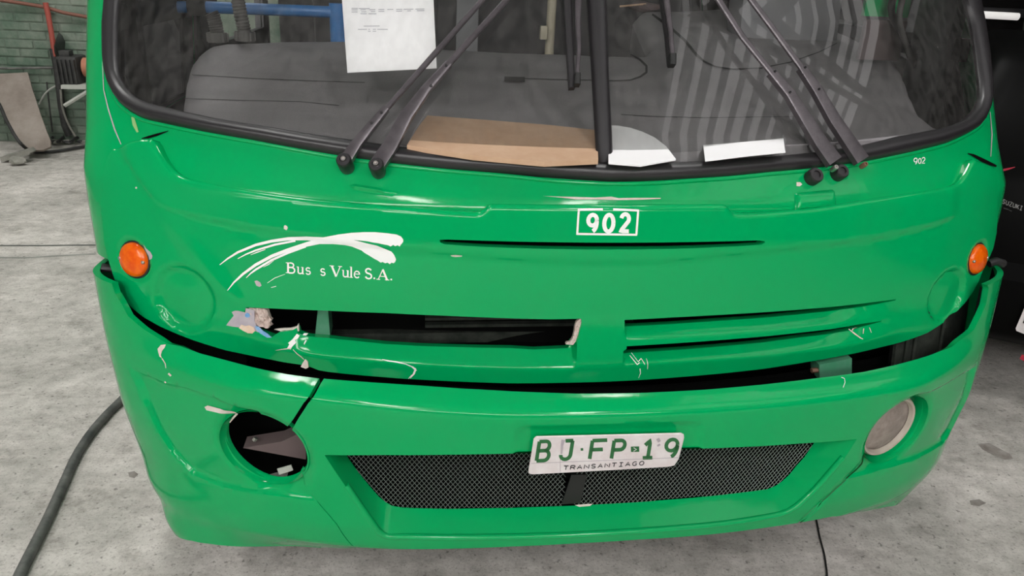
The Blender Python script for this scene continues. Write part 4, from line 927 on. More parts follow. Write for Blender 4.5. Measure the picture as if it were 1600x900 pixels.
patch('torn_fibreglass', MASK, [(476, 562), (480, 566), (481, 575), (477, 577), (469, 574), (472, 568)], M['chip'], mask, None, -0.004, grid=0.005, edge=0.003, thick=0.004)
for px in ([(462, 523), (466, 526), (464, 530), (460, 532), (462, 536), (457, 541), (454, 546), (449, 544), (452, 538), (450, 536), (456, 531)], [(472, 523), (478, 524), (475, 527), (470, 526)], [(475, 533), (477, 534), (474, 540), (473, 538)]):
    chip(px, 'white')
strokes('crack', [([(430, 548), (440, 546), (455, 544)], [0.5, 1.2, 2]), ([(458, 546), (464, 553), (470, 558), (474, 563)], [0.8, 1.4, 1.6, 1]), ], mmap, M['chip'], mask)
strokes('scratch', [([(597, 562), (606, 564), (620, 566), (634, 569), (643, 573), (649, 578)], [0.6, 1.6, 1.6, 1.4, 2, 4]), ([(649, 578), (646, 586), (640, 594)], [3, 3, 0.8]), ([(643, 588), (637, 595)], [1.5, .6]), ([(645, 573), (651, 580)], [1, 1])], mmap, M['white'], mask)
strokes('scratch', [([(992, 556), (998, 566), (1004, 562), (1008, 570)], 0.9), ([(1001, 577), (1003, 585), (1001, 594)], [1.4, 1.0, 0.5]), ([(1012, 562), (1013, 578)], 0.8), ([(988, 559), (996, 570), (1000, 567)], 1.2)], mmap, M['white'], mask)
strokes('scratch', [([(1332, 516), (1338, 522), (1345, 528), (1349, 530)], [1, 2.0, 1.8, .8]), ([(1340, 512), (1336, 518)], 1.3), ([(1352, 514), (1350, 522)], 1), ([(1360, 512), (1362, 520)], 0.9)], mmap, M['chip'], mask)
strokes('scratch', [([(1450, 487), (1456, 490)], 1.6), ([(1453, 494), (1456, 496)], 1.6)], mmap, M['black'], mask)
for c, r in (((448, 355), 3.6), ((213.5, 293.5), 1.6)):
    chip([(c[0] + r * math.cos(t) * random.uniform(.8, 1.1), c[1] + r * math.sin(t) * random.uniform(.8, 1.2)) for t in np.linspace(0, 6.28, 10, endpoint=False)], 'chip')
chip([(225, 382), (229, 388), (236, 394), (239, 400), (238, 404), (234, 406), (233, 400), (229, 393)], 'lilac')
chip([(704, 398.5), (712, 397.6), (722, 398.5), (722, 400.6), (712, 401.4), (706, 400.5)], 'chip')
chip([(398, 439), (402, 438), (407, 441), (409, 446), (406, 448), (401, 446)], 'lilac')
strokes('scratch', [([(418, 442), (430, 434), (446, 428)], [0.5, 1, 0.5]), ([(424, 449), (432, 447)], 1)], mmap, M['white'], mask)
strokes('mask_gap', [([(222, 217), (232, 215), (246, 211), (264, 205)], [1, 4, 4, 1])], bodymap, M['hole'], bus)  # black strip laid on the body as the shade in the corner gap
strokes('mask_gap', [([(1511, 240), (1520, 243), (1535, 251), (1548, 257), (1556, 260)], [1, 4, 6, 5, 3])], bodymap, M['hole'], bus)  # painted shade of the gap at the right mask corner
# body: split under the windscreen and rivet marks
patch('paint_chip', BODY, [(848, 306.5), (868, 307.5), (900, 308), (930, 309), (955, 307.5), (966, 310), (990, 309.5), (1032, 309.5), (1032, 311), (1000, 312.5), (965, 313), (930, 312), (900, 312), (880, 309.5)], M['chip'], bus, None, 0.0015)
patch('paint_chip', BODY, [(1244, 285), (1250, 285), (1253, 288.5), (1249, 291.5), (1244, 291)], M['chip'], bus, None, 0.0015)
strokes('rub_mark', [([(208, 183), (211, 195), (216, 207)], [4, 6, 3])], bodymap, mat('pale_green_rub', (0.30, 0.52, 0.2), 0.6), bus)
strokes('panel_seam', [([(161, 95), (163, 140), (170, 170), (180, 202), (190, 226)], [1, 1.4, 1.8, 2.2, 1.2])], bodymap, M['lilac'], bus)
strokes('panel_seam', [([(1546, 175), (1549, 210), (1547, 245)], [1, 1.6, 1])], bodymap, M['lilac'], bus)
# embossed wiper pads on the cowl
for px in ([(545, 290), (555, 287.5), (590, 293), (621, 300), (620, 304), (612, 307), (580, 303), (553, 298)], [(1241, 303), (1247, 301), (1300, 296), (1304, 299), (1305, 325), (1241, 330)]):
    pu = BODY.inv(px); spanel('wiper_pad', BODY, pu, [], M['green'], bus, relief=lambda q, pu=pu: 0.008 * sst(pdist(q, pu, True), 0.0, 0.008), grid=0.008, edge=0.005, rows=(0.002, 0.004, 0.007), thick=0, off=0.0006, sharp=60)
# bumper damage
def bchip(px, m='chip', par=bump_l): patch('paint_chip', BUMP, px, M[m], par, bump_relief, 0.0016, grid=0.006, edge=0.003)
bchip([(247, 545), (252, 539), (260, 538), (258, 543), (254, 548), (252, 555), (254, 560), (250, 557), (248, 550)])
strokes('scratch', [([(254, 560), (259, 568), (260, 575)], [1.6, 1.4, 1]), ([(264, 583), (268, 587)], 3), ([(258, 596), (260, 598)], 2)], bmap, M['chip'], bump_l)
bchip([(315, 639), (320, 636.5), (340, 642), (353, 648), (362, 654), (350, 653), (335, 648), (318, 644)])
strokes('scratch', [([(362, 654), (356, 660), (350, 668)], [3, 3, 1.4])], bmap, M['chip'], bump_l)
strokes('scratch', [([(1314, 590), (1319, 592), (1320, 598), (1317, 606)], 0.9)], bmap, M['white'], bump_c)
q = at_y([(898, 789), (915, 787.5), (926, 787), (922, 790.5), (905, 792)], 1.566)
pyd('paint_chip', list(q), [tuple(range(5))], M['chip'], bump_c, False)
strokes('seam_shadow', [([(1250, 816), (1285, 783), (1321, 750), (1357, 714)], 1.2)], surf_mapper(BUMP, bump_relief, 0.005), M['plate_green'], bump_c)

# ---- wipers: each a pair of arms on pivots with a hanging blade
def wp(px, h):
    q = BODY.inv(px); return BODY.P(q[:, 0], q[:, 1]) + BODY.N(q[:, 0], q[:, 1]) * h
def bar(name, px, wds, hs, th, m, parent):
    px = np.array(px, float); t = np.gradient(px, axis=0); t /= np.linalg.norm(t, axis=1, keepdims=True); nn = np.stack([-t[:, 1], t[:, 0]], 1); wds = np.array(wds)[:, None] / 2
    C = wp(px, 0.0); q = BODY.inv(px); Nn = BODY.N(q[:, 0], q[:, 1]); d = rays(px); V, Fc = [], []
    for i in range(len(px)):
        A_, B_ = wp([px[i] + nn[i] * wds[i]], 0)[0], wp([px[i] - nn[i] * wds[i]], 0)[0]; A_ = C[i] + (A_ - C[i]); n_ = Nn[i]
        V += [A_ + n_ * (hs[i] - th), A_ + n_ * (hs[i] - 0.002), A_ * .8 + B_ * .2 + n_ * hs[i], A_ * .2 + B_ * .8 + n_ * hs[i], B_ + n_ * (hs[i] - 0.002), B_ + n_ * (hs[i] - th)]
    k = 6
    for i in range(len(px) - 1):
        for j in range(k): Fc.append((i * k + j, i * k + (j + 1) % k, (i + 1) * k + (j + 1) % k, (i + 1) * k + j))
    Fc += [tuple(range(k))[::-1], tuple(range((len(px) - 1) * k, len(px) * k))]
    return pyd(name, V, Fc, m, parent, True, 30)
def up(p0, p1, y): t = (y - p0[1]) / (p1[1] - p0[1]); return (p0[0] + (p1[0] - p0[0]) * t, y)
def knob(name, px, h, r, m, parent, L=0.03):
    q = BODY.inv([px])[0]; mt = frame_on(BODY, q); return lathe(name, [(r * 0.9, h - L), (r, h - L * 0.8), (r, h - 0.004), (r * 0.85, h), (r * 0.5, h), (r * 0.48, h - 0.004), (0.0, h - 0.004)], mt, m, parent, 20)
HW = 0.035
def wiper(arms, blade, lab):
    A = arms[0]
    root = bar('windscreen_wiper', A['base'], A['bw'], [HW + 0.006] * len(A['base']), 0.018, M['wiper'], bus); root['label'] = lab
    for i, a in enumerate(arms):
        if i: bar('arm_channel', a['base'], a['bw'], [HW + 0.006] * len(a['base']), 0.018, M['wiper'], root)
        bar('arm_rod', a['rod'], a['rw'], [HW + 0.003] * len(a['rod']), 0.008, M['wiper'], root)
        knob('pivot_cap', a['piv'], HW + a.get('ph', -0.008), a['pr'], M['rubber'], root, 0.05)
        knob('pivot_nut', a['nut'], HW + 0.012 + (0.004 if 'ph' in a else 0), 0.0065, M[a.get('nm', 'steel')], root, 0.02)
        for s in a['scr']: knob('rivet', s, HW + 0.0085, 0.0035, M['black'], root, 0.006)
    bp, bw_ = blade['rubber']; bar('blade_rubber', bp, bw_, [0.02] * len(bp), 0.018, M['rubber'], root)
    bp, bw_ = blade['spine']; bar('blade_spine', bp, bw_, [0.034] * len(bp), 0.008, M['wiper'], root)
    for bp, bw_ in blade['clip']: bar('blade_clip', bp, bw_, [0.038] * len(bp), 0.022, M['black'], root)
    return root
L1 = dict(base=[(543, 263), (562, 233), (580, 210), (607, 178)], bw=[18, 15, 13, 10], rod=[(598, 189), (680, 95), (760, 4), (850, -100)], rw=[8, 8, 7.5, 7], piv=(543, 263), pr=0.0175, nut=(543, 262), ph=0.014, scr=[(585, 203), (600, 187)])
L2 = dict(base=[(592, 269), (612, 238), (637, 190), (668, 148), (702, 110)], bw=[23, 22, 19, 14, 11], rod=[(694, 119), (730, 78), (800, 0), (885, -95)], rw=[9, 9, 8, 8], piv=(592, 270), pr=0.0175, nut=(592, 269), ph=0.014, scr=[(675, 146), (698, 115)])
B1 = dict(rubber=([(892, 142), (888, 60), (885, 0), (880, -100)], [9, 11, 12, 12]), spine=([(898, 128), (901, 85), (899, 40), (900, 0), (896, -90)], [6, 6, 8, 10, 10]), clip=[([(898, 141), (898.5, 124)], [9, 8])])
wiper([L1, L2], B1, 'pair of black wiper arms leaning right across the kerb-side pane')
R1 = dict(base=[(1291, 262), (1270, 232), (1245, 192), (1222, 155), (1194, 122)], bw=[22, 20, 17, 14, 11], rod=[(1200, 130), (1150, 68), (1107, 0), (1050, -90)], rw=[8, 8, 8, 8], piv=(1267, 279), pr=0.020, nut=(1289, 273), scr=[(1220, 155), (1197, 123)])
R2 = dict(base=[(1333, 260), (1315, 232), (1290, 195), (1264, 150), (1240, 115)], bw=[20, 19, 17, 14, 11], rod=[(1245, 122), (1200, 60), (1156, 0), (1100, -80)], rw=[8, 8, 8, 8], piv=(1307, 273), pr=0.019, nut=(1334, 268), nm='rust', scr=[(1264, 150), (1243, 117)])
B2_ = dict(rubber=([(1044, 105), (1040, 60), (1032, 0), (1022, -80)], [5, 5, 6, 6]), spine=([(1044, 94), (1041, 57), (1034, 3), (1024, -80)], [6.5, 7, 9, 9]), clip=[([(1044, 111), (1044, 94)], [9, 9])])
wiper([R1, R2], B2_, 'pair of black wiper arms leaning left across the driver-side pane')

# ---- dashboard: moulded shelf behind the glass
class Dash:
    def z(s, x, y): return 1.285 + 0.20 * (y - 1.80) - 0.05 * np.clip(y - 2.3, 0, 1) + 0.02 * sst(x, 0.1, 0.45)
    def P(s, u, v): return np.stack([u, v, s.z(u, v)], -1)
    def N(s, u, v):
        e = 0.003; a = s.P(u + e, v) - s.P(u - e, v); b = s.P(u, v + e) - s.P(u, v - e); n = np.cross(a, b); return n / np.linalg.norm(n, axis=-1, keepdims=True)
    def inv(s, px):
        d = rays(px); lo = np.full(len(d), 1.5); hi = np.full(len(d), 6.0)
        for _ in range(40):
            mid = (lo + hi) / 2; Q = CAM + d * mid[:, None]; below = Q[:, 2] < s.z(Q[:, 0], Q[:, 1]); hi = np.where(below, mid, hi); lo = np.where(below, lo, mid)
        Q = CAM + d * hi[:, None]; return Q[:, :2]
DASH = Dash()
back_px = [(281, 176), (284, 150), (289, 115), (296, 92), (305, 80), (320, 70), (345, 64), (440, 61), (540, 61), (620, 66), (700, 73), (800, 78), (900, 81), (960, 83), (1000, 84), (1012, 76), (1000, 50), (990, 25), (1000, 16), (1040, 14), (1060, 14), (1120, 11), (1200, 11), (1262, 16), (1310, 27), (1345, 42), (1370, 57), (1398, 84), (1415, 112), (1428, 145), (1445, 178), (1470, 196)]
bk = DASH.inv(back_px)
front = [(x, float(np.interp(x, [-1.2, -1.05, -.8, -.4, 0, .4, .8, 1.05, 1.2], [2.08, 1.97, 1.875, 1.815, 1.80, 1.815, 1.875, 1.97, 2.08]))) for x in np.linspace(bk[-1, 0] + 0.02, bk[0, 0] - 0.02, 30)]
dash_poly = np.vstack([bk, front])
bkline = bk
def dash_relief(q):
    d = pdist(q, bkline); r = 0.05; t = np.clip(1 - d / r, 0, 1); return -r * 0.8 * (1 - np.sqrt(1 - np.minimum(t, .99) ** 2)) + 0.004 * np.sin(q[:, 1] * 40 + q[:, 0]) * 0.3
dash = panel('dashboard', DASH.P, DASH.N, dash_poly, [], M['dash'], bus, relief=dash_relief, grid=0.025, edge=0.02, rows=(0.008, 0.018, 0.03), thick=0.15, back=(0, 0, -1), label='dusty grey moulded dashboard')
dmap = surf_mapper(DASH, None, 0.002); dm2 = lambda px: DASH.P(*DASH.inv(px).T) + np.array([0, 0, 0.002])
strokes('lid_groove', [([(800, 123), (870, 125), (960, 127), (985, 126), (1000, 121), (1010, 114), (1010, 104), (1000, 94), (985, 86)], [1, 1, 1, 2, 3, 3.5, 3.5, 3, 2])], dm2, M['dash_line'], dash)
strokes('lid_groove', [([(1019, 23), (1030, 31), (1050, 46), (1070, 64), (1088, 86), (1100, 97), (1118, 105), (1145, 109), (1190, 107), (1235, 98), (1280, 82), (1308, 68)], [3, 4, 4, 4, 4, 3, 2, 1.8, 1.6, 1.4, 1.2, 1]), ([(1295, 22), (1312, 30), (1324, 42), (1328, 52), (1323, 57)], [1.5, 2.5, 4, 4, 2])], dm2, M['dash_line'], dash)
for s_ in [([(300, 118), (400, 124), (500, 128), (570, 130)], 1.1), ([(290, 155), (380, 158), (470, 160), (530, 166)], 0.9), ([(970, 180), (1020, 183), (1100, 185), (1250, 183)], [1, 1, .8, .5])]: strokes('moulding_line', [s_], dm2, M['dash_line'], dash)
strokes('catch_plate', [([(788, 126), (820, 127)], 8)], lambda px: dm2(px) + np.array([0, 0, 0.003]), M['dark_trim'], dash)
# instrument hump side shadowed by the lid
# hoses
for (cx, cy), path in (((340, 62), [(340, 60), (338, 45), (334, 28), (330, 20)]), ((383, 60), [(383, 58), (380, 40), (375, 18), (372, -5), (374, -40)])):
    b3 = DASH.P(*DASH.inv([(cx, cy + 4)]).T)[0]; yb = b3[1] + 0.03
    P3 = at_y(path, yb); hs = smooth_path(P3, 14); bm = bmesh.new()
    add_tube(bm, hs, [0.021 + 0.0022 * math.sin(i * 1.9) for i in range(len(hs))], 14)
    ho = bmo('air_hose', bm, M['hose'], bus, True, 60)
    tube('hose_collar', [P3[0] - np.array([0, 0, .012]), P3[0] + np.array([0, 0, .018])], 0.031, M['hose'], ho, 16)
    for a in range(8):
        t = a / 8 * 2 * math.pi; c = P3[0] + np.array([math.cos(t) * .031, math.sin(t) * .031, .003]); box('collar_rib', tuple(c), (.006, .006, .026), M['hose'], ho, bevel=0)
# blue guard rail behind the dash
r0, r1 = at_y([(318, 11), (522, 19)], 2.95); r2 = at_y([(524, 110)], 2.95)[0]
gr_ = tube('guard_rail', [r0 + np.array([-.12, 0, -.005]), r0, r1], 0.020, M['blue'], bus, 14); tube('rail_post', [r1 + np.array([0.015, 0, .03]), (r1[0] + .015, r1[1], 0.7)], 0.032, M['blue'], gr_, 14)
tube('rail_clamp', [r0 + np.array([-.05, 0, 0]), r0 + np.array([.01, 0, 0])], 0.03, M['black'], gr_, 12)
# cream stanchion with a bell push
s0 = at_y([(858, 82)], 3.4)[0]; po = tube('stanchion', [(s0[0], s0[1], 0.7), (s0[0], s0[1], 2.6)], 0.02, M['cream'], bus, 12)
q = at_y([(849, 51)], 3.36)[0]; box('bell_push', tuple(q), (0.03, 0.03, 0.055), M['cream'], po)
# driver's seat and trims, cabin details
q = at_y([(1470, 40)], 2.7)[0]
seat = box('driver_seat', (0.98, 3.0, 1.5), (0.42, 0.16, 0.75), M['seat'], bus, Matrix.Rotation(math.radians(-8), 3, 'X'), 0.06); seat['label'] = 'grey driver seat backrest'
box('seat_cushion', (0.98, 2.75, 1.1), (0.46, 0.46, 0.14), M['seat'], seat, None, 0.05)
for (a, b, y, m) in (((1360, -40), (1416, 28), 2.60, 'green'), ((1352, 30), (1402, 95), 2.58, 'brown')):
    p, r = at_y([a, b], y); box('cab_partition' if m == 'green' else 'cab_door', tuple((p + r) / 2), (abs(p[0] - r[0]), 0.02, abs(p[2] - r[2])), M[m], bus, None, 0.003)
tube('cab_handrail', smooth_path(at_y([(1400, -20), (1393, 20), (1412, 60), (1435, 120), (1470, 190)], 2.55), 6), 0.012, M['black'], bus, 8)
tube('cab_handrail', smooth_path(at_y([(1415, -20), (1405, 30), (1420, 80), (1450, 140), (1482, 200)], 2.5), 6), 0.010, M['hose'], bus, 8)
for i, x in enumerate((-0.75, -0.45, 0.2, 0.55)):
    s = box('passenger_seat', (x, 4.3, 1.25), (0.4, 0.12, 0.7), M['interior'], bus, None, 0.04)
for x in (-0.62, -0.2): box('partition_panel', (x, 3.7, 1.35), (0.10, 0.03, 0.9), M['seat'], bus, None, 0.004)
q = at_y([(700, -30), (860, 60)], 3.9); box('partition_screen', tuple(q.mean(0)), (0.6, 0.02, 0.5), M['dark_trim'], bus, None, 0.003)
# loose bits on top of the instrument hump
# ================================================================== LOOSE THINGS IN THE CAB
sheet = BODY.inv([(531, -25), (541, 110), (682, 103), (676, -30)]); sheet = sheet[::-1]
pp = spanel('paper_sheet', BODY, sheet, [], M['paper'], None, grid=0.03, edge=0.02, thick=0.0006, off=-0.012); tag(pp, 'white printed sheet taped inside the windscreen above the left wipers', 'paper')
it = []
def row(x0, y0, x1, y1, segs):
    for a, b in segs: it.append(([(x0 + (x1 - x0) * a, y0 + (y1 - y0) * a), (x0 + (x1 - x0) * b, y0 + (y1 - y0) * b)], 1.0))
row(548, 9.5, 578, 10, [(0, .33), (.37, .95)]); row(548, 12, 665, 10.5, [(0, .08), (.12, .19), (.24, .32), (.36, .44), (.48, .56), (.6, .68), (.7, .83), (.86, .98)]); row(548, 15.3, 665, 13, [(0, .08), (.13, .2), (.26, .32), (.36, .44), (.6, .68), (.75, .8), (.88, .98)]); row(562, 18, 590, 18, [(0, .35), (.45, .9)])
row(558, 42.5, 605, 42.5, [(0, .3), (.35, .4), (.5, .6), (.65, 1)]); row(574, 45.5, 588, 45.5, [(0, .3), (.5, .9)]); row(567, 37.5, 592, 37.3, [(0, 1)])
strokes('printed_text', it, surf_mapper(BODY, None, -0.010), M['print'], pp)
def dash_sheet(name, px, m, h, th, lab, cat):
    P3 = DASH.P(*DASH.inv(px).T); n = len(P3); V = [p + np.array([0, 0, h]) for p in P3] + [p + np.array([0, 0, h - th]) for p in P3]
    Fc = [tuple(range(n)), tuple(range(n, 2 * n))[::-1]] + [(i, n + i, n + (i + 1) % n, (i + 1) % n) for i in range(n)]
    o = pyd(name, V, Fc, m, None, False); tag(o, lab, cat); return o
dash_sheet('cardboard_piece', [(636, 236), (655, 205), (668, 189), (760, 196), (860, 204), (932, 212), (934, 258), (850, 262), (740, 252)], M['card'], 0.014, 0.012, 'flat brown cardboard piece on the dashboard left of the centre bar', 'cardboard')
dash_sheet('paper_disc', [(950, 203), (965, 203.5), (985, 207), (1003, 213), (1022, 222), (1040, 236), (1055, 256), (1000, 266), (950, 262)], M['paper'], 0.012, 0.004, 'round white card on the dashboard right of the centre bar', 'card')
dash_sheet('paper_slip', [(1098, 233), (1160, 228), (1223, 222), (1226, 244), (1165, 250), (1101, 258)], M['paper'], 0.010, 0.002, 'narrow white slip of paper at the windscreen base near the right wipers', 'paper')
def lump(name, c, r, m, lab, cat, sq=(1, 1, 1), group=None, seed=0):
    bm = bmesh.new(); bmesh.ops.create_icosphere(bm, subdivisions=2, radius=1.0); rr = random.Random(seed)
    for v in bm.verts: v.co = Vector((v.co.x * sq[0], v.co.y * sq[1], v.co.z * sq[2])) * r * rr.uniform(.75, 1.15)
    bmesh.ops.translate(bm, vec=tuple(map(float, c)), verts=bm.verts); o = bmo(name, bm, m, None, False)
    if lab: tag(o, lab, cat, group)
    return o
c = DASH.P(*DASH.inv([(1012, 16)]).T)[0]; lump('rag', c + np.array([0, .05, 0.012]), 0.045, M['brown'], 'crumpled brown rag lying on the dashboard hump', 'rag', (1.6, 1, .5), None, 3)
q = DASH.P(*DASH.inv([(968, 18), (1008, 14)]).T) + np.array([0, 0.0, 0.02]); o = tube('wood_stick', q, 0.004, M['card'], None, 6); tag(o, 'thin wooden stick beside the rag on the dashboard', 'stick')

# ================================================================== WORKSHOP THINGS, LEFT
hose = at_z([(-70, 1120), (-20, 1010), (12, 940), (30, 900), (55, 850), (75, 810), (100, 755), (118, 715), (140, 680), (165, 650), (188, 627), (215, 600), (260, 560)], 0.016)
o = tube('air_line', smooth_path(hose, 5), 0.0165, M['cable'], None, 10); tag(o, 'dusty dark rubber hose running along the floor beside the bumper', 'hose')
q = at_z([(1270, 790), (1276, 815), (1281, 840), (1287, 862), (1290, 880), (1292, 905), (1285, 960), (1262, 1050)], 0.004); o = tube('thin_wire', smooth_path(q, 4), 0.0032, M['black'], None, 6); tag(o, 'thin black wire on the floor under the right bumper corner', 'wire')
# leaning board
def slab(name, px, ys, th, m, lab, cat, parent=None):
    P3 = np.array([at_y([p], y)[0] for p, y in zip(px, ys)]); n = len(P3); nn = np.cross(P3[1] - P3[0], P3[2] - P3[0]); nn /= np.linalg.norm(nn); nn = -nn if nn[1] < 0 else nn
    V = list(P3) + list(P3 + nn * th); Fc = [tuple(range(n)), tuple(range(n, 2 * n))[::-1]] + [(i, n + i, n + (i + 1) % n, (i + 1) % n) for i in range(n)]
    o = pyd(name, V, Fc, m, parent, False)
    if lab: tag(o, lab, cat)
    return o
yb, yt = 7.15, 7.82
bo_px = [(-60, 118), (0, 115), (43, 113), (50, 138), (62, 175), (72, 203), (79, 220), (79, 229), (68, 234), (50, 235), (38, 227), (20, 205), (8, 180), (0, 160), (-40, 140)]
slab('leaning_board', bo_px, [yt - (yt - yb) * (p[1] - 113) / 122 for p in bo_px], 0.02, M['board'], 'tall dusty brown board leaning against the brick wall', 'board')
slab('plank', [(0, 246), (42, 234), (47, 239), (45, 242), (2, 253)], [7.0] * 5, 0.12, M['rubble'], 'short grey plank end lying on the floor in front of the leaning board', 'plank')
lump('stone', at_z([(27, 251)], 0.04)[0], 0.055, M['rubble'], 'pale rounded stone on the floor below the plank end', 'stone', (1.3, 1, .7), None, 5)
# conduits and pipes on the wall
yq = YW - 0.05
o = tube('wall_conduit', at_y([(-30, -8), (0, 0), (40, 6), (70, 11), (100, 20), (160, 31)], yq), 0.016, M['redbrown'], None, 8); tag(o, 'red-brown conduit sloping along the top of the brick wall', 'conduit')
o = tube('red_pipe', at_y([(71, 4), (75, 22), (80, 50), (84, 75), (86, 88)], yq - .03), 0.024, M['red'], None, 8); tag(o, 'short slanted red pipe on the brick wall above the black motor', 'pipe')
o = tube('drain_pipe', at_y([(83, 76), (88, 100), (92, 130), (96, 165), (101, 195), (108, 212)], yq - .02), 0.034, M['motor'], None, 8); tag(o, 'dark pipe going down the wall from the red pipe to the rubble', 'pipe')
o = tube('wall_cable', at_y([(-30, 105), (20, 107), (60, 106), (85, 106)], yq), 0.012, M['cable'], None, 6); tag(o, 'dark cable running level across the brick wall', 'cable')
o = tube('junction_box', at_y([(92, 101), (92, 108)], yq - .03), 0.018, M['pale'], None, 6); tag(o, 'small white switch beside the motor on the wall', 'switch')
o = tube('pale_cable', smooth_path(at_y([(61, 163), (68, 150), (76, 141), (87, 134)], yq - .02), 4), 0.008, M['pale'], None, 6); tag(o, 'pale cable loop curving down the wall right of the board', 'cable')
o = tube('thin_rod', at_y([(73, 128), (77, 165), (82, 206)], yq), 0.007, M['motor'], None, 6); tag(o, 'thin dark rod upright against the wall right of the board', 'rod')
o = tube('hanging_cable', smooth_path(at_y([(95, 140), (97, 165), (103, 185), (110, 200), (118, 213)], yq - .06), 4), 0.010, M['rubble'], None, 6); tag(o, 'grey cable hanging from the shelf to the rubble', 'cable')
o = tube('slack_hose', smooth_path(np.vstack([at_y([(-20, 130), (0, 165), (10, 188), (24, 213), (34, 226)], 7.08), at_z([(48, 236), (64, 238), (90, 236), (120, 231), (160, 224)], 0.02)]), 4), 0.014, M['motor'], None, 8); tag(o, 'black hose lying along the wall foot past the board', 'hose')
# shelf with black motor
sh = slab('wall_shelf', [(95, 133), (150, 134), (150, 140), (95, 139)], [7.45] * 4, 0.42, M['pale'], 'pale steel wall shelf carrying the black motor', 'shelf')
p = at_y([(101, 165), (140, 141)], 7.47); tube('shelf_brace', p, 0.018, M['pale'], sh, 6)
c = at_y([(111, 109)], 7.6)[0]; mo = empty('electric_motor', 'black grimy electric motor on the wall shelf', 'motor')
bt_ = at_y([(111, 133)], 7.6)[0]; tp_ = at_y([(111, 87)], 7.6)[0]; wd_ = at_y([(128, 109)], 7.6)[0][0] - at_y([(95, 109)], 7.6)[0][0]
box('motor_body', (c[0], 7.64, (bt_[2] + tp_[2]) / 2), (wd_, 0.26, tp_[2] - bt_[2]), M['motor'], mo, None, 0.03)
for k in range(5): box('cooling_fin', (c[0] - wd_ / 2 + wd_ * (k + .5) / 5, 7.50, (bt_[2] + tp_[2]) / 2), (0.012, 0.03, (tp_[2] - bt_[2]) * .8), M['motor'], mo, None, 0)
e = at_y([(127, 90), (131, 125)], 7.58); tube('end_cover', [(e[0][0], 7.62, (bt_[2] + tp_[2]) / 2 + .03), (e[0][0] + .09, 7.62, (bt_[2] + tp_[2]) / 2 + .03)], 0.085, M['terracotta'], mo, 20)
box('terminal_box', (c[0] - .02, 7.6, tp_[2] + .02), (.09, .1, .05), M['motor'], mo, None, .008)
# hanging black bag
bp_ = [(84, 72), (88, 60), (92, 50), (98, 56), (102, 66), (101, 80), (104, 90), (96, 92), (88, 90), (85, 82)]
P3 = at_y(bp_, yq - .05); cc = P3.mean(0); V = list(P3) + [cc + np.array([0, -.10, .02])] + [cc + np.array([0, .06, 0])]; n = len(P3)
o = pyd('black_bag', V, [(i, (i + 1) % n, n) for i in range(n)] + [((i + 1) % n, i, n + 1) for i in range(n)], M['sack'], None, True, 40); tag(o, 'black plastic bag hanging on the wall above the motor', 'bag')
# rubble at the wall foot: each lump one thing
for i in range(16):
    px = 80 + (i % 8) * 7.5 + random.uniform(-2, 2); py = 222 - (i // 8) * 6 + random.uniform(-2, 2) - (px - 80) * .06
    p = at_z([(px, py)], 0.03)[0]; p[1] = min(p[1], YW - 0.1)
    lump('rubble_lump', p, random.uniform(.022, .03), M['rubble'] if i % 3 else M['motor'], 'pale grey lump of rubble heaped at the foot of the brick wall' if i % 3 else 'black scrap lump among the pale rubble at the foot of the brick wall', 'rubble', (1.4, 1, .6), 'rubble along the brick wall' if i % 3 else 'black scraps along the brick wall', i)
for k, (a, b) in enumerate((((82, 215), (93, 213)), ((90, 222), (104, 208)), ((110, 222), (125, 214)))):
    q = at_z([a, ((a[0] + b[0]) / 2, a[1] - 6), b], 0.05); o = tube('scrap_hose', smooth_path(q, 5), 0.014, M['motor'], None, 6)
    tag(o, ['bent scrap of black hose nearest the board foot', 'bent scrap of black hose in the middle of the rubble', 'bent scrap of black hose by the bus side'][k], 'hose')

# ================================================================== BLACK CAR, RIGHT
car = empty('car', 'black hatchback parked beside the bus, only its rear corner showing', 'car')
a = math.radians(33); ex = np.array([math.cos(a), -math.sin(a), 0]); ey = np.array([math.sin(a), math.cos(a), 0]); O = np.array([1.80, 3.02, 0.0])
def cw(p): p = np.array(p, float); return O + ex * p[0] + ey * p[1] + np.array([0, 0, p[2]])
# side profile (depth y into the car, height z) swept across the width with tucked ends
prof = [(0.12, 0.22), (0.0, 0.30), (-0.05, 0.42), (-0.05, 0.56), (0.02, 0.62), (0.03, 0.95), (0.06, 1.0), (0.32, 1.42), (0.45, 1.48), (1.6, 1.52), (2.3, 1.45), (2.9, 1.02), (3.7, 0.92), (3.8, 0.6), (3.7, 0.22)]
V, Fc = [], []; xs = [-0.02, 0.0, 0.04, 0.12, 0.5, 1.1, 1.48, 1.56, 1.60, 1.62]; ins = [.10, .05, .02, 0, 0, 0, 0, .02, .05, .10]
for x, t in zip(xs, ins):
    for (y, z) in prof:
        k = max(0, z - 0.95) * 0.28; xx = x + (k if x < .8 else -k); cy = 1.9; V.append(cw((xx, y + (t if y < cy else -t), z - t * .4)))
k = len(prof); Fc = [(i * k + j, i * k + (j + 1) % k, (i + 1) * k + (j + 1) % k, (i + 1) * k + j) for i in range(len(xs) - 1) for j in range(k)] + [tuple(range(k))[::-1], tuple(range((len(xs) - 1) * k, len(xs) * k))]
pyd('body', V, Fc, M['car'], car, True, 35)
def cquad(name, pts, m, par=car): return pyd(name, [cw(p) for p in pts], [tuple(range(len(pts)))], m, par, False)
cquad('rear_window', [(0.2, 0.085, 1.03), (1.42, 0.085, 1.03), (1.34, 0.30, 1.38), (0.28, 0.30, 1.38)], M['car_glass'])
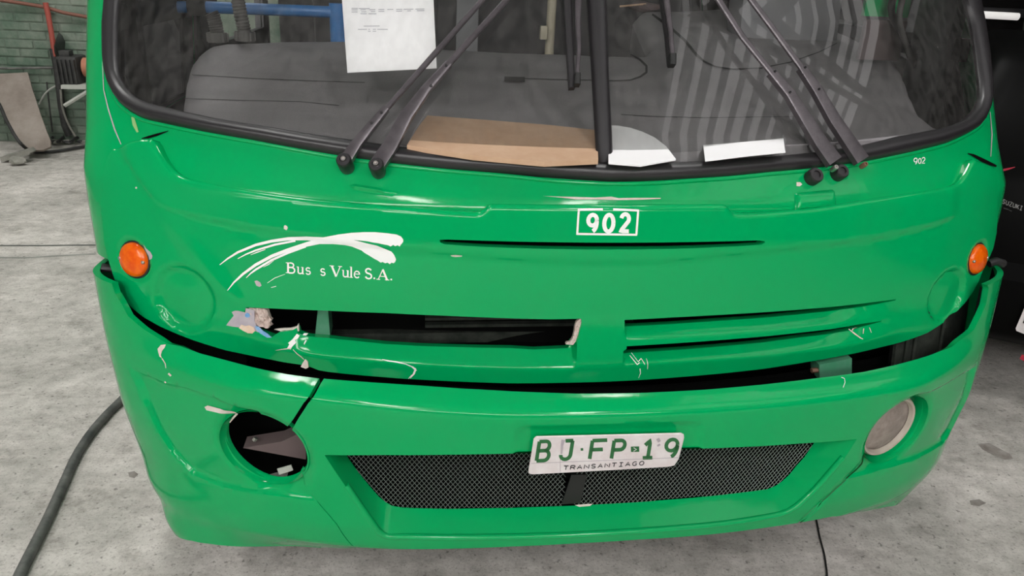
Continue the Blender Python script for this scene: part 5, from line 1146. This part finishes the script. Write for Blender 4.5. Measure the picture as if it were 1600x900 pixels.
for x0, x1 in ((0.02, 0.16), (1.46, 1.60)):
    bm = bmesh.new(); 
    pts = [(x0, 0.0, 0.72), (x1, 0.0, 0.75), (x1, 0.02, 0.98), (x0 + .04, 0.03, 1.0)]; vs = [bm.verts.new(tuple(cw(p))) for p in pts]; vb = [bm.verts.new(tuple(cw((p[0], p[1] + .06, p[2])))) for p in pts]
    bm.faces.new(vs); bm.faces.new(vb[::-1]); [bm.faces.new((vs[i], vb[i], vb[(i + 1) % 4], vs[(i + 1) % 4])) for i in range(4)]; bmo('tail_lamp', bm, M['car_glass'], car)
def carplane(px, off=0.0):
    P0 = cw((0.4, 0.02 - off, 0.8)); n = -ey; d = rays(px); t = ((P0 - CAM) @ n) / (d @ n); return CAM + d * t[:, None]
it = []
for i, ch in enumerate('SUZUKI'):
    x = 1566 + i * 5.4; y = 317.5 + i * 2.0; it += place(ch, (x, y), (x + 3.6, y + 1.3), (x + 1.6, y - 6.2), 1.3)
strokes('badge_lettering', it, lambda px: carplane(px, 0.006), M['chrome'], car)
strokes('badge_underline', [([(1568, 325), (1576, 327.5)], 2.0), ([(1576.5, 328.2), (1581, 330)], 1.5)], lambda px: carplane(px, 0.006), M['dark_trim'], car)
pq = carplane([(1603, 474), (1596, 492), (1587, 513), (1588, 517), (1620, 530), (1640, 490)], 0.09)
pyd('number_plate', list(pq), [tuple(range(6))], M['plate'], car, False)
strokes('plate_character', [([(1599, 505), (1604, 495)], 2.5)], lambda px: carplane(px, 0.094), M['plate_black'], car)
strokes('reflector', [([(1595, 557), (1604, 562)], 8)], lambda px: carplane(px, 0.085), M['tail'], car)
strokes('trim_streak', [([(1562, 267), (1575, 264), (1586, 261)], [4, 3, 1])], lambda px: carplane(px, 0.03), M['tail'], car)
for x in (0.08, 1.36):
    for y in (0.62, 3.1):
        bm = bmesh.new(); c0, c1 = cw((x, y, 0.29)), cw((x + .18, y, 0.29)); add_tube(bm, [c0, c0 * .95 + c1 * .05, c0 * .05 + c1 * .95, c1], [0.25, 0.29, 0.29, 0.25], 28); bmo('wheel', bm, M['tyre'], car, True, 40)
# fluorescent tube on the dark wall, and a slanted pole
p = at_y([(1534, 23), (1590, 26)], 7.2); fx = empty('strip_light', 'lit strip light on the dark wall high above the black car', 'lamp')
tube('tube', [p[0], p[1]], 0.035, M['tube'], fx, 10); box('fitting', tuple((p[0] + p[1]) / 2 + np.array([0, .06, .03])), (abs(p[1][0] - p[0][0]) + .2, .06, .08), M['dark_trim'], fx, None, .005)
o = tube('slanted_pole', (lambda q: np.vstack([[(q[0, 0] - 0.08, 7.0, 0.0)], q]))(at_y([(1562, 250), (1578, 165), (1597, 70), (1608, 0)], 7.0)), 0.016, M['under'], None, 6); tag(o, 'thin dark pole leaning upright behind the black car', 'pole')
